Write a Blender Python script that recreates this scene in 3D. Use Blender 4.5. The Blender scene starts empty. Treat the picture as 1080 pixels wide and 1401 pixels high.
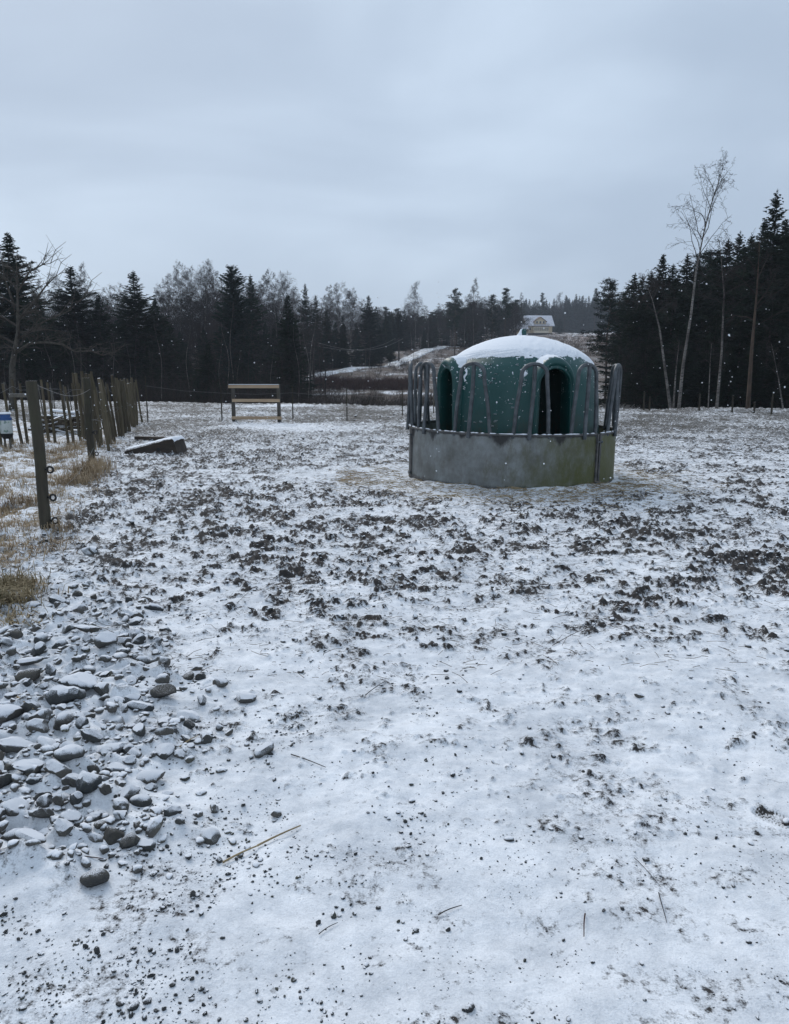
import bpy, math, random
import numpy as np
from mathutils import Vector, Matrix

# ------------------------------------------------------------------ camera, world, sun
SC = bpy.context.scene
COL = SC.collection
F_PX, CX, CY, HOR = 1040.0, 540.0, 700.5, 505.0
CAM_H = 1.5
PITCH = math.atan((CY - HOR) / F_PX)
cam_data = bpy.data.cameras.new("camera")
cam = bpy.data.objects.new("camera", cam_data)
COL.objects.link(cam)
cam.location = (0, 0, CAM_H)
cam.rotation_euler = (math.pi / 2 - PITCH, 0, 0)
cam_data.sensor_fit = 'HORIZONTAL'
cam_data.sensor_width = 36.0
cam_data.lens = 36.0 * F_PX / 1080.0
cam_data.clip_start = 0.05
cam_data.clip_end = 5000
SC.camera = cam
SUN_EL, SUN_ROT = math.radians(38), math.radians(-25)     # soft light from ahead, a little left
world = bpy.data.worlds.new("World")
SC.world = world
world.use_nodes = True
wn, wl = world.node_tree.nodes, world.node_tree.links
wn.clear()
w_out = wn.new('ShaderNodeOutputWorld')
w_bg = wn.new('ShaderNodeBackground')
w_sky = wn.new('ShaderNodeTexSky')
w_sky.sky_type = 'NISHITA'
w_sky.sun_disc = False
w_sky.sun_elevation = SUN_EL
w_sky.sun_rotation = SUN_ROT
w_tc = wn.new('ShaderNodeTexCoord')
w_map = wn.new('ShaderNodeMapping')
w_map.inputs['Scale'].default_value = (1.0, 1.0, 2.6)
w_map.inputs['Location'].default_value = (0.3, 0.1, 0.45)
w_noise = wn.new('ShaderNodeTexNoise')
w_noise.inputs['Scale'].default_value = 1.7
w_noise.inputs['Detail'].default_value = 5
w_noise.inputs['Roughness'].default_value = 0.45
w_noise.inputs['Distortion'].default_value = 0.4
w_ramp = wn.new('ShaderNodeValToRGB')
w_ramp.color_ramp.interpolation = 'EASE'
w_ramp.color_ramp.elements[0].position = 0.36
w_ramp.color_ramp.elements[1].position = 0.66
w_ramp.color_ramp.elements[0].color = (4.3, 5.25, 6.55, 1)     # thick grey cloud
w_ramp.color_ramp.elements[1].color = (6.1, 7.25, 8.65, 1)      # thinner, brighter cloud
w_mix = wn.new('ShaderNodeMixRGB')
w_mix.inputs['Fac'].default_value = 0.93                        # cloud cover over the clear sky
wl.new(w_tc.outputs['Generated'], w_map.inputs['Vector'])
wl.new(w_map.outputs['Vector'], w_noise.inputs['Vector'])
wl.new(w_noise.outputs['Fac'], w_ramp.inputs['Fac'])
wl.new(w_sky.outputs['Color'], w_mix.inputs['Color1'])
wl.new(w_ramp.outputs['Color'], w_mix.inputs['Color2'])
wl.new(w_mix.outputs['Color'], w_bg.inputs['Color'])
w_bg.inputs['Strength'].default_value = 0.1
wl.new(w_bg.outputs['Background'], w_out.inputs['Surface'])
sun_data = bpy.data.lights.new("sun", 'SUN')
sun_data.energy = 1.75
sun_data.angle = math.radians(30)
sun_data.color = (1.0, 0.955, 0.91)
sun = bpy.data.objects.new("sun", sun_data)
COL.objects.link(sun)
sun.rotation_euler = Vector((math.sin(SUN_ROT) * math.cos(SUN_EL), math.cos(SUN_ROT) * math.cos(SUN_EL), math.sin(SUN_EL))).to_track_quat('Z', 'Y').to_euler()
vs = SC.view_settings
vs.view_transform = 'Standard'
vs.look = 'None'
vs.gamma = 1.0
vs.use_curve_mapping = False
vs.exposure = 0.16

rnd = random.Random(7)
rng = np.random.default_rng(11)
PI = math.pi

# ------------------------------------------------------------------ pixel -> world helpers
CP, SP = math.cos(PITCH), math.sin(PITCH)
def ray(px, py):
    u, v = (px - CX) / F_PX, (py - CY) / F_PX
    return np.array([u, CP - v * SP, -SP - v * CP])
def at(px, py, Y):
    d = ray(px, py)
    k = Y / d[1]
    return Vector((d[0] * k, Y, CAM_H + d[2] * k))
def flat(px, py):
    d = ray(px, py)
    k = -CAM_H / d[2]
    return d[0] * k, d[1] * k

# ------------------------------------------------------------------ noise
def _tab(seed):
    r = np.random.default_rng(seed)
    p = r.permutation(512)
    a = r.random(512) * 2 * np.pi
    return p, np.cos(a), np.sin(a)
_T = {}
def pn(x, y, seed=0):
    if seed not in _T: _T[seed] = _tab(seed)
    p, gx, gy = _T[seed]
    xi, yi = np.floor(x).astype(np.int64), np.floor(y).astype(np.int64)
    xf, yf = x - xi, y - yi
    u, v = xf * xf * xf * (xf * (xf * 6 - 15) + 10), yf * yf * yf * (yf * (yf * 6 - 15) + 10)
    def g(ix, iy, fx, fy):
        h = p[(p[ix & 511] + iy) & 511]
        return gx[h] * fx + gy[h] * fy
    a = g(xi, yi, xf, yf); b = g(xi + 1, yi, xf - 1, yf)
    c = g(xi, yi + 1, xf, yf - 1); d = g(xi + 1, yi + 1, xf - 1, yf - 1)
    return ((a + u * (b - a)) * (1 - v) + (c + u * (d - c)) * v) * 1.5
def ss(a, b, x):
    t = np.clip((x - a) / (b - a), 0, 1)
    return t * t * (3 - 2 * t)

# ------------------------------------------------------------------ terrain
DC = np.array([0, 33, 45, 60, 75, 90, 120, 150, 200, 260, 300, 350, 500, 900], float)
ZC = np.array([0, 0, -1.4, -1.5, -0.7, 0.5, 2.5, 4.9, 8.4, 12.0, 15.0, 17.5, 26, 34], float)
ZL = np.array([0, 0, -1.0, -1.2, -0.9, -0.5, 1.6, 3.0, 5.5, 8.5, 11, 14, 22, 30], float)
ZR = np.array([0, 0, -0.6, -0.5, 0.0, 0.5, 2.0, 3.5, 6.0, 9.0, 11, 14, 22, 30], float)
def base_z(x, y):
    x = np.asarray(x, float); y = np.asarray(y, float)
    yy = np.maximum(y, 0.01)
    yc = 32.3 - 0.27 * x
    d = yy + (33 - yc) * np.exp(-np.maximum(yy - yc, 0) / 40.0)
    u = x / np.maximum(yy, 5)
    wl_ = 1 - ss(-0.19, -0.11, u)
    wr_ = ss(0.29, 0.40, u)
    zc, zl, zr = np.interp(d, DC, ZC), np.interp(d, DC, ZL), np.interp(d, DC, ZR)
    z = zc * (1 - wl_ - wr_) + zl * wl_ + zr * wr_
    far = ss(40, 90, yy)
    z = z + far * (pn(x / 22, y / 22, 3) * 0.9 + pn(x / 7, y / 7, 4) * 0.28)
    edge = ss(8, 24, yy) * (1 - ss(40, 60, yy))
    return z + edge * pn(x / 6, y / 6, 5) * 0.07
RC = at(698, 600, 10.8)          # ring centre
RX, RY, RR = RC.x, RC.y, 1.438
DX = at(709.5, 600, 10.8).x      # dome centre
FACE = -math.atan2(RX, RY)        # the side of the ring turned towards the camera
FOOT = flat(1063, 1118)
def verge(x, y):
    """1 on the grassy verge at the left, 0 in the paddock"""
    xe = np.interp(y, [0, 3.3, 4.3, 5.6, 7.2, 9.0, 11.5, 14.0, 22, 24], [-3.0, -2.45, -2.4, -2.85, -3.35, -3.7, -4.4, -5.3, -7.4, -20])
    return ss(-0.25, 0.35, xe - x + pn(x * 2.2, y * 2.2, 21) * 0.3)
def rubble(x, y):
    xe = np.interp(y, [1.5, 1.95, 2.2, 2.6, 3.2, 4.0, 5.0, 6.0, 7.0], [-1.9, -1.10, -0.88, -0.80, -0.92, -1.30, -2.00, -2.5, -3.3])
    return ss(-0.25, 0.3, xe - x + pn(x * 2.5, y * 2.5, 22) * 0.35) * ss(1.75, 2.15, y) * (1 - 0.55 * ss(4.0, 5.2, y)) * (1 - ss(5.8, 7.6, y))
def detail(x, y):
    """height above the base terrain and snow coverage 0..1"""
    r = np.hypot(x, y)
    near = 1 - ss(36, 46, y)
    dist = np.hypot(x - RX, y - RY)
    patch = pn(x / 1.7, y / 1.7, 31) + 0.6 * pn(x / 0.7, y / 0.7, 32)
    mud = ss(1.7, 5.5, y + x * 0.10) * (0.66 + 0.22 * patch)
    mud = np.maximum(mud, 0.34 * ss(1.5, 3.0, y))
    mud = mud + 0.20 * ss(5, 9, y) * (1 - ss(13, 20, y)) * (1 - ss(-2, 1.0, x))
    calm = (1 - ss(RR + 0.25, RR + 1.15, dist + 0.35 * pn(x * 1.3, y * 1.3, 33)))
    calm2 = np.exp(-(((x + 1.1) / 1.6) ** 2 + ((y - 10.9) / 0.75) ** 2))
    mud = np.clip(mud * (1 - 0.8 * calm) * (1 - 0.75 * calm2), 0, 0.98)
    vg = verge(x, y); rb = rubble(x, y)
    mud = mud * (1 - 0.8 * vg) * (1 - 0.65 * rb)
    # clods trodden by hooves
    n1 = pn(x / 0.17, y / 0.14, 41); n2 = pn(x / 0.078, y / 0.068, 42); n3 = pn(x / 0.038, y / 0.034, 43); n4 = pn(x / 0.022, y / 0.022, 44)
    far = ss(11, 22, y)
    n0 = pn(x / 0.5, y / 0.55, 45)
    c = 0.42 * n1 + 0.50 * n2 + 0.34 * n3 + 0.16 * n4 + 0.20 * n0
    clod = ss(-0.10, 0.62, c + (mud - 0.70) * 0.55)
    lump = clod * (0.034 + 0.014 * n2 + 0.010 * n3 + 0.005 * n4) * np.clip(mud * 1.3, 0, 1.25)
    und = 0.024 * pn(x / 0.9, y / 0.8, 46) + 0.017 * pn(x / 0.33, y / 0.33, 47) + 0.0075 * pn(x / 0.12, y / 0.11, 48) + 0.003 * pn(x / 0.05, y / 0.045, 50) * ss(1.5, 2.5, y)
    h = (lump + und) * near * (1 + 0.3 * far)
    h = h + near * (vg * (0.05 * n0 + 0.03 * n1 + 0.02 * n2) + rb * (0.05 + 0.035 * n1 + 0.03 * n2 + 0.008 * n3))
    bank = np.exp(-((dist - RR - 0.08) / 0.30) ** 2) * ss(-0.2, 1.0, (RY - y) / RR) * 0.055
    h = h + bank * (1 + 0.5 * pn(x * 2.6, y * 2.6, 49))
    # boot print, lower right
    fx, fy = (x - FOOT[0]), (y - FOOT[1])
    fa = math.radians(38)
    fu, fv = fx * math.cos(fa) + fy * math.sin(fa), -fx * math.sin(fa) + fy * math.cos(fa)
    boot = 1 - ss(0.8, 1.05, np.hypot(fu / 0.052, fv / 0.085))
    tread = 0.5 + 0.5 * np.sin(fv * 520 + 2.2 * np.sin(fu * 110))
    h = h - boot * (0.010 + 0.006 * tread)
    return h, c, mud, clod, far, vg, rb, boot, tread, (n0, n1, n2, n3, n4), near, calm
def ground_z(x, y):
    x = np.atleast_1d(np.asarray(x, float)); y = np.atleast_1d(np.asarray(y, float))
    return base_z(x, y) + detail(x, y)[0]
def gz(x, y): return float(ground_z(x, y)[0])
def bz(x, y): return float(base_z(x, y))

# ------------------------------------------------------------------ object helpers
def tag(o, label=None, cat=None, group=None, kind=None):
    if label: o['label'] = label
    if cat: o['category'] = cat
    if group: o['group'] = group
    if kind: o['kind'] = kind
    return o
def empty(name, loc=(0, 0, 0), rz=0.0, scale=None):
    o = bpy.data.objects.new(name, None)
    COL.objects.link(o)
    o.location = loc
    o.rotation_euler = (0, 0, rz)
    if scale is not None: o.scale = scale
    o.empty_display_size = 0.1
    return o
def mesh_np(name, V, faces, mat, smooth=False, attrs=None):
    """V (n,3); faces = (m,3) or (m,4) array"""
    V = np.asarray(V, np.float32); Fa = np.asarray(faces, np.int32)
    me = bpy.data.meshes.new(name)
    n, m, k = len(V), len(Fa), Fa.shape[1]
    me.vertices.add(n); me.vertices.foreach_set('co', V.ravel())
    me.loops.add(m * k); me.loops.foreach_set('vertex_index', Fa.ravel())
    me.polygons.add(m)
    me.polygons.foreach_set('loop_start', np.arange(0, m * k, k, dtype=np.int32))
    me.polygons.foreach_set('loop_total', np.full(m, k, np.int32))
    if smooth: me.polygons.foreach_set('use_smooth', np.ones(m, bool))
    for an, (ty, arr) in (attrs or {}).items():
        a = me.attributes.new(an, ty, 'POINT')
        if ty == 'FLOAT': a.data.foreach_set('value', np.asarray(arr, np.float32).ravel())
        else: a.data.foreach_set('color', np.asarray(arr, np.float32).ravel())
    me.materials.append(mat)
    me.update(calc_edges=True)
    return me
def link_mesh(me, name, parent=None, loc=(0, 0, 0)):
    o = bpy.data.objects.new(name, me)
    COL.objects.link(o)
    o.location = loc
    if parent is not None: o.parent = parent
    return o
def copy_thing(o, name=None):
    c = o.copy(); COL.objects.link(c)
    for ch in o.children:
        k = ch.copy(); COL.objects.link(k); k.parent = c
        for g in ch.children:
            q = g.copy(); COL.objects.link(q); q.parent = k
    return c

class MB:
    def __init__(s): s.v = []; s.f = []
    def box(s, x0, x1, y0, y1, z0, z1, M=None):
        n = len(s.v)
        P = [(x0, y0, z0), (x1, y0, z0), (x1, y1, z0), (x0, y1, z0), (x0, y0, z1), (x1, y0, z1), (x1, y1, z1), (x0, y1, z1)]
        s.v += [tuple(M @ Vector(p)) if M else p for p in P]
        s.f += [tuple(n + i for i in q) for q in ((0, 3, 2, 1), (4, 5, 6, 7), (0, 1, 5, 4), (1, 2, 6, 5), (2, 3, 7, 6), (3, 0, 4, 7))]
    def prism(s, poly, d0, d1, M=None, axis='y'):
        """poly in (x,z), extruded in y"""
        n = len(s.v); k = len(poly)
        for d in (d0, d1):
            for (a, b) in poly:
                p = (a, d, b) if axis == 'y' else (d, a, b)
                s.v.append(tuple(M @ Vector(p)) if M else p)
        s.f.append(tuple(n + i for i in range(k)))
        s.f.append(tuple(n + k + i for i in reversed(range(k))))
        for i in range(k):
            j = (i + 1) % k
            s.f.append((n + i, n + k + i, n + k + j, n + j))
    def tube(s, pts, rad, n=8, cap=True, closed=False):
        pts = [Vector(p) for p in pts]
        m = len(pts)
        if not hasattr(rad, '__len__'): rad = [rad] * m
        st = len(s.v)
        up = None
        for i, p in enumerate(pts):
            if closed: t = pts[(i + 1) % m] - pts[i - 1]
            else: t = pts[min(i + 1, m - 1)] - pts[max(i - 1, 0)]
            if t.length < 1e-9: t = Vector((0, 0, 1))
            t.normalize()
            if up is None:
                up = Vector((1, 0, 0)) if abs(t.x) < 0.8 else Vector((0, 1, 0))
            a = up - t * up.dot(t)
            if a.length < 1e-6: a = t.orthogonal()
            a.normalize(); up = a
            b = t.cross(a)
            for j in range(n):
                w = 2 * PI * j / n
                s.v.append(tuple(p + (a * math.cos(w) + b * math.sin(w)) * rad[i]))
        seg = m if closed else m - 1
        for i in range(seg):
            i2 = (i + 1) % m
            for j in range(n):
                j2 = (j + 1) % n
                s.f.append((st + i * n + j, st + i * n + j2, st + i2 * n + j2, st + i2 * n + j))
        if cap and not closed:
            s.f.append(tuple(st + j for j in reversed(range(n))))
            s.f.append(tuple(st + (m - 1) * n + j for j in range(n)))
    def grid(s, P, closed_u=False):
        """P[row][col] points"""
        st = len(s.v); R, C = len(P), len(P[0])
        for row in P: s.v += [tuple(p) for p in row]
        for i in range(R - 1):
            for j in range(C if closed_u else C - 1):
                j2 = (j + 1) % C
                s.f.append((st + i * C + j, st + i * C + j2, st + (i + 1) * C + j2, st + (i + 1) * C + j))
    def mesh(s, name, mat, smooth=False, angle=None):
        me = bpy.data.meshes.new(name)
        me.from_pydata(s.v, [], s.f)
        me.materials.append(mat)
        if smooth:
            me.polygons.foreach_set('use_smooth', np.ones(len(me.polygons), bool))
            if angle is not None: me.set_sharp_from_angle(angle=math.radians(angle))
        me.update()
        return me
    def build(s, name, mat, parent=None, smooth=False, angle=None, loc=(0, 0, 0)):
        return link_mesh(s.mesh(name, mat, smooth, angle), name, parent, loc)

# ------------------------------------------------------------------ materials
class NT:
    def __init__(s, name):
        s.m = bpy.data.materials.new(name); s.m.use_nodes = True
        s.t = s.m.node_tree; s.n = s.t.nodes; s.l = s.t.links
        s.b = s.n['Principled BSDF']
        s.tc = s.n.new('ShaderNodeTexCoord')
        s.b.inputs['Specular IOR Level'].default_value = 0.3
    def noise(s, scale, detail=4, rough=0.5, vec=None, dist=0.0, mp=None):
        n = s.n.new('ShaderNodeTexNoise')
        n.inputs['Scale'].default_value = scale; n.inputs['Detail'].default_value = detail
        n.inputs['Roughness'].default_value = rough; n.inputs['Distortion'].default_value = dist
        src = vec if vec is not None else s.tc.outputs['Object']
        if mp:
            k = s.n.new('ShaderNodeMapping'); k.inputs['Scale'].default_value = mp
            s.l.new(src, k.inputs['Vector']); src = k.outputs['Vector']
        s.l.new(src, n.inputs['Vector'])
        return n.outputs['Fac']
    def ramp(s, fac, stops, mode='LINEAR'):
        r = s.n.new('ShaderNodeValToRGB'); cr = r.color_ramp; cr.interpolation = mode
        while len(cr.elements) < len(stops): cr.elements.new(0.5)
        for e, (p, c) in zip(cr.elements, stops):
            e.position = p; e.color = (c, c, c, 1) if not hasattr(c, '__len__') else (*c, 1)
        s.l.new(fac, r.inputs['Fac'])
        return r.outputs['Color']
    def math(s, op, a, b=None, c=None, clamp=False):
        n = s.n.new('ShaderNodeMath'); n.operation = op; n.use_clamp = clamp
        for i, q in enumerate((a, b, c)):
            if q is None: continue
            if isinstance(q, (int, float)): n.inputs[i].default_value = q
            else: s.l.new(q, n.inputs[i])
        return n.outputs[0]
    def mix(s, fac, a, b, mode='MIX'):
        n = s.n.new('ShaderNodeMixRGB'); n.blend_type = mode
        for k, q in (('Fac', fac), ('Color1', a), ('Color2', b)):
            if isinstance(q, (int, float)): n.inputs[k].default_value = q
            elif hasattr(q, '__len__'): n.inputs[k].default_value = (*q[:3], 1)
            else: s.l.new(q, n.inputs[k])
        return n.outputs['Color']
    def attr(s, name, out='Fac'):
        n = s.n.new('ShaderNodeAttribute'); n.attribute_name = name
        return n.outputs[out]
    def normal_z(s):
        g = s.n.new('ShaderNodeNewGeometry'); x = s.n.new('ShaderNodeSeparateXYZ')
        s.l.new(g.outputs['Normal'], x.inputs[0])
        return x.outputs
    def objrand(s):
        n = s.n.new('ShaderNodeObjectInfo'); return n.outputs['Random']
    def bump(s, h, strength=0.3, dist=0.01):
        b = s.n.new('ShaderNodeBump'); b.inputs['Strength'].default_value = strength; b.inputs['Distance'].default_value = dist
        s.l.new(h, b.inputs['Height']); s.l.new(b.outputs['Normal'], s.b.inputs['Normal'])
    def out(s, col=None, rough=0.8, spec=None, metal=None):
        if col is not None:
            if hasattr(col, '__len__'): s.b.inputs['Base Color'].default_value = (*col[:3], 1)
            else: s.l.new(col, s.b.inputs['Base Color'])
        if isinstance(rough, (int, float)): s.b.inputs['Roughness'].default_value = rough
        else: s.l.new(rough, s.b.inputs['Roughness'])
        if spec is not None: s.b.inputs['Specular IOR Level'].default_value = spec
        if metal is not None: s.b.inputs['Metallic'].default_value = metal
        return s.m
SNOW = (0.82, 0.845, 0.88)

def mat_ground():
    t = NT("snowy_ground")
    snow = t.attr('snow'); tint = t.attr('tint', 'Color')
    n1 = t.noise(45, 5, 0.65); n2 = t.noise(170, 3, 0.6); n3 = t.noise(2.6, 4, 0.6); n4 = t.noise(11, 4, 0.6)
    f = t.math('ADD', snow, t.math('MULTIPLY', t.math('SUBTRACT', n1, 0.5), 0.55))
    f = t.math('ADD', f, t.math('MULTIPLY', t.math('SUBTRACT', n2, 0.52), 0.75))
    n5 = t.math('ADD', t.math('MULTIPLY', t.noise(13, 6, 0.75, dist=0.9), 0.62), t.math('ADD', t.math('MULTIPLY', t.noise(4.0, 3, 0.6), 0.16), t.math('MULTIPLY', t.noise(38, 4, 0.75), 0.22)))
    f = t.math('ADD', f, t.math('MULTIPLY', t.math('MULTIPLY', t.math('SUBTRACT', n5, 0.53), 4.0), t.attr('mot')))
    cov = t.ramp(f, [(0.30, 0.0), (0.47, 0.6), (0.68, 1.0)])
    thin = t.ramp(t.math('ADD', t.math('MULTIPLY', n3, 0.45), t.math('ADD', t.math('MULTIPLY', n4, 0.35), t.math('MULTIPLY', n1, 0.2))), [(0.40, 0.0), (0.60, 1.0)])
    sc = t.mix(thin, (0.56, 0.59, 0.63), (0.83, 0.855, 0.89))
    grain = t.ramp(n2, [(0.3, 0.86), (0.62, 1.0)])
    sc = t.mix(1.0, sc, grain, 'MULTIPLY')
    mud = t.mix(t.noise(30, 4, 0.7), t.mix(1.0, tint, (0.55, 0.55, 0.55), 'MULTIPLY'), t.mix(1.0, tint, (1.5, 1.5, 1.5), 'MULTIPLY'))
    col = t.mix(cov, mud, sc)
    t.bump(t.math('ADD', t.math('MULTIPLY', n1, 0.7), t.math('MULTIPLY', n2, 0.3)), 0.7, 0.009)
    return t.out(col, 0.85, 0.25)
def mat_snow(name="snow_layer"):
    t = NT(name)
    n = t.noise(60, 4, 0.6)
    t.bump(n, 0.35, 0.006)
    return t.out(t.mix(n, (0.70, 0.735, 0.79), (0.84, 0.865, 0.90)), 0.85, 0.2)
def mat_stone(name="stone", dark=1.0, snow_lo=0.38, snow_hi=0.72, cols=None):
    t = NT(name)
    v = t.tc.outputs['Object']
    n = t.noise(14, 6, 0.7); n2 = t.noise(70, 4, 0.7); n3 = t.noise(5, 3, 0.5)
    a = t.mix(t.objrand(), (0.036 * dark, 0.041 * dark, 0.045 * dark), (0.092 * dark, 0.086 * dark, 0.078 * dark))
    a = t.mix(t.ramp(n, [(0.3, 0.0), (0.7, 1.0)]), t.mix(1.0, a, (0.55, 0.55, 0.58), 'MULTIPLY'), t.mix(1.0, a, (1.5, 1.5, 1.45), 'MULTIPLY'))
    a = t.mix(t.math('MULTIPLY', t.ramp(n3, [(0.55, 0.0), (0.75, 1.0)]), 0.45), a, (0.10, 0.105, 0.055))
    nz = t.normal_z()
    k = t.math('ADD', nz[2], t.math('MULTIPLY', t.math('SUBTRACT', n, 0.5), 1.1))
    k = t.math('ADD', k, t.math('MULTIPLY', t.math('SUBTRACT', n2, 0.5), 1.1))
    k = t.math('ADD', k, t.math('MULTIPLY', nz[1], 0.25))
    k = t.math('ADD', k, t.math('MULTIPLY', nz[0], -0.12))
    cov = t.ramp(k, [(snow_lo, 0.0), (snow_hi, 0.93)])
    t.bump(t.math('ADD', n, n2), 0.5, 0.006)
    return t.out(t.mix(cov, a, (0.74, 0.77, 0.82)), 0.75, 0.35)
def mat_simple(name, c1, c2, scale=8, rough=0.8, bump=0.3, mp=None, metal=None, spec=None, rand=0.0, bd=0.01):
    t = NT(name)
    n = t.noise(scale, 5, 0.6, mp=mp)
    col = t.mix(t.ramp(n, [(0.3, 0.0), (0.7, 1.0)]), c1, c2)
    if rand:
        col = t.mix(1.0, col, t.ramp(t.objrand(), [(0.0, 1 - rand), (1.0, 1 + rand)]), 'MULTIPLY')
    if bump: t.bump(n, bump, bd)
    return t.out(col, rough, spec, metal)
def mat_foliage(name, c1, c2):
    t = NT(name)
    n = t.noise(1.3, 3, 0.6)
    n2 = t.noise(9.0, 2, 0.5)
    col = t.mix(t.ramp(n, [(0.3, 0.0), (0.7, 1.0)]), c1, c2)
    col = t.mix(1.0, col, t.ramp(n2, [(0.3, 0.6), (0.7, 1.3)]), 'MULTIPLY')
    col = t.mix(1.0, col, t.ramp(t.objrand(), [(0.0, 0.75), (1.0, 1.25)]), 'MULTIPLY')
    return t.out(col, 0.9, 0.1)

M_GROUND = mat_ground()
M_SNOW = mat_snow()
M_STONE = mat_stone()
M_STONE_DARK = mat_stone("dark_stone", 0.75, 0.95, 1.35)
M_STONE_SNOWY = mat_stone("snowy_stone", 1.0, 0.25, 0.62)
M_PEBBLE = mat_stone("pebble", 0.8, 0.80, 1.15)
M_CLOD = mat_stone("mud_clod", 0.5, 0.25, 0.75)
M_SPRUCE = mat_foliage("spruce_needles", (0.009, 0.017, 0.012), (0.026, 0.040, 0.025))
M_PINE = mat_foliage("pine_needles", (0.014, 0.022, 0.017), (0.032, 0.046, 0.032))
M_CYPRESS = mat_foliage("cypress_needles", (0.008, 0.024, 0.016), (0.018, 0.040, 0.026))
M_FARTREE = mat_foliage("far_spruce_needles", (0.016, 0.024, 0.019), (0.034, 0.048, 0.036))
M_BARK = mat_simple("dark_bark", (0.022, 0.019, 0.017), (0.06, 0.05, 0.042), 9, 0.9, 0.5, (1, 1, 0.3))
M_PINEBARK = mat_simple("pine_bark", (0.04, 0.03, 0.024), (0.10, 0.07, 0.05), 7, 0.9, 0.5, (1, 1, 0.3))
M_TWIG = mat_simple("bare_twigs", (0.020, 0.016, 0.015), (0.045, 0.037, 0.034), 3, 0.9, 0.0, rand=0.3)
M_TWIGRED = mat_simple("red_brown_twigs", (0.042, 0.022, 0.019), (0.085, 0.045, 0.038), 2, 0.9, 0.0)
M_TWIGDARK = mat_simple("dark_brush_twigs", (0.016, 0.013, 0.011), (0.045, 0.034, 0.028), 2, 0.9, 0.0)
M_GREYTWIG = mat_simple("grey_snowy_twigs", (0.10, 0.095, 0.09), (0.26, 0.25, 0.24), 3, 0.9, 0.0)
def mat_birch():
    t = NT("birch_bark")
    n = t.noise(6, 5, 0.7, mp=(1, 1, 3.5)); n2 = t.noise(1.2, 3, 0.5)
    col = t.mix(t.ramp(n, [(0.50, 0.0), (0.62, 1.0)]), (0.22, 0.205, 0.19), (0.035, 0.03, 0.028))
    col = t.mix(t.ramp(n2, [(0.38, 0.0), (0.60, 0.85)]), col, (0.055, 0.048, 0.043))
    return t.out(col, 0.8, 0.2)
M_BIRCH = mat_birch()
def mat_post(name, c1, c2, c3):
    t = NT(name)
    n = t.noise(16, 6, 0.7, mp=(1, 1, 0.12)); n2 = t.noise(3.5, 3, 0.5); n3 = t.noise(60, 3, 0.6)
    col = t.mix(t.ramp(n, [(0.3, 0.0), (0.7, 1.0)]), c1, c2)
    col = t.mix(t.ramp(n2, [(0.42, 0.0), (0.66, 0.8)]), col, c3)
    nz = t.normal_z()
    k = t.math('ADD', nz[2], t.math('MULTIPLY', t.math('SUBTRACT', n3, 0.5), 0.4))
    col = t.mix(t.ramp(k, [(0.55, 0.0), (0.75, 1.0)]), col, SNOW)
    col = t.mix(1.0, col, t.ramp(t.objrand(), [(0.0, 0.7), (1.0, 1.25)]), 'MULTIPLY')
    t.bump(n, 0.6, 0.006)
    return t.out(col, 0.85, 0.25)
M_POST = mat_post("weathered_post", (0.026, 0.023, 0.018), (0.066, 0.058, 0.044), (0.050, 0.048, 0.032))
M_STAKE = mat_post("green_grey_stake", (0.050, 0.041, 0.028), (0.135, 0.112, 0.078), (0.082, 0.070, 0.042))
M_STAKEGREY = mat_post("grey_stake", (0.06, 0.055, 0.05), (0.15, 0.14, 0.125), (0.09, 0.08, 0.06))
M_RAIL = mat_simple("raw_pine_plank", (0.29, 0.20, 0.13), (0.44, 0.33, 0.22), 10, 0.75, 0.4, (0.15, 1, 1), rand=0.15)
M_STRAW = mat_simple("dry_straw", (0.15, 0.11, 0.058), (0.36, 0.28, 0.16), 4, 0.8, 0.0)
M_GRASS = mat_simple("dead_grass", (0.20, 0.145, 0.09), (0.44, 0.34, 0.22), 1.6, 0.85, 0.0)
M_GRASSDARK = mat_simple("half_green_dead_grass", (0.08, 0.075, 0.035), (0.30, 0.23, 0.135), 3, 0.85, 0.0)
M_LOG = mat_post("stacked_log", (0.035, 0.028, 0.022), (0.10, 0.08, 0.06), (0.16, 0.13, 0.09))
M_WIRE = mat_simple("wire", (0.10, 0.10, 0.10), (0.22, 0.22, 0.22), 20, 0.5, 0.0)
M_BLACK = mat_simple("black_plastic", (0.008, 0.008, 0.009), (0.015, 0.015, 0.016), 20, 0.5, 0.0)
M_HAYHEAP = mat_simple("old_hay", (0.03, 0.022, 0.012), (0.10, 0.075, 0.04), 12, 0.95, 0.6)

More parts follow.
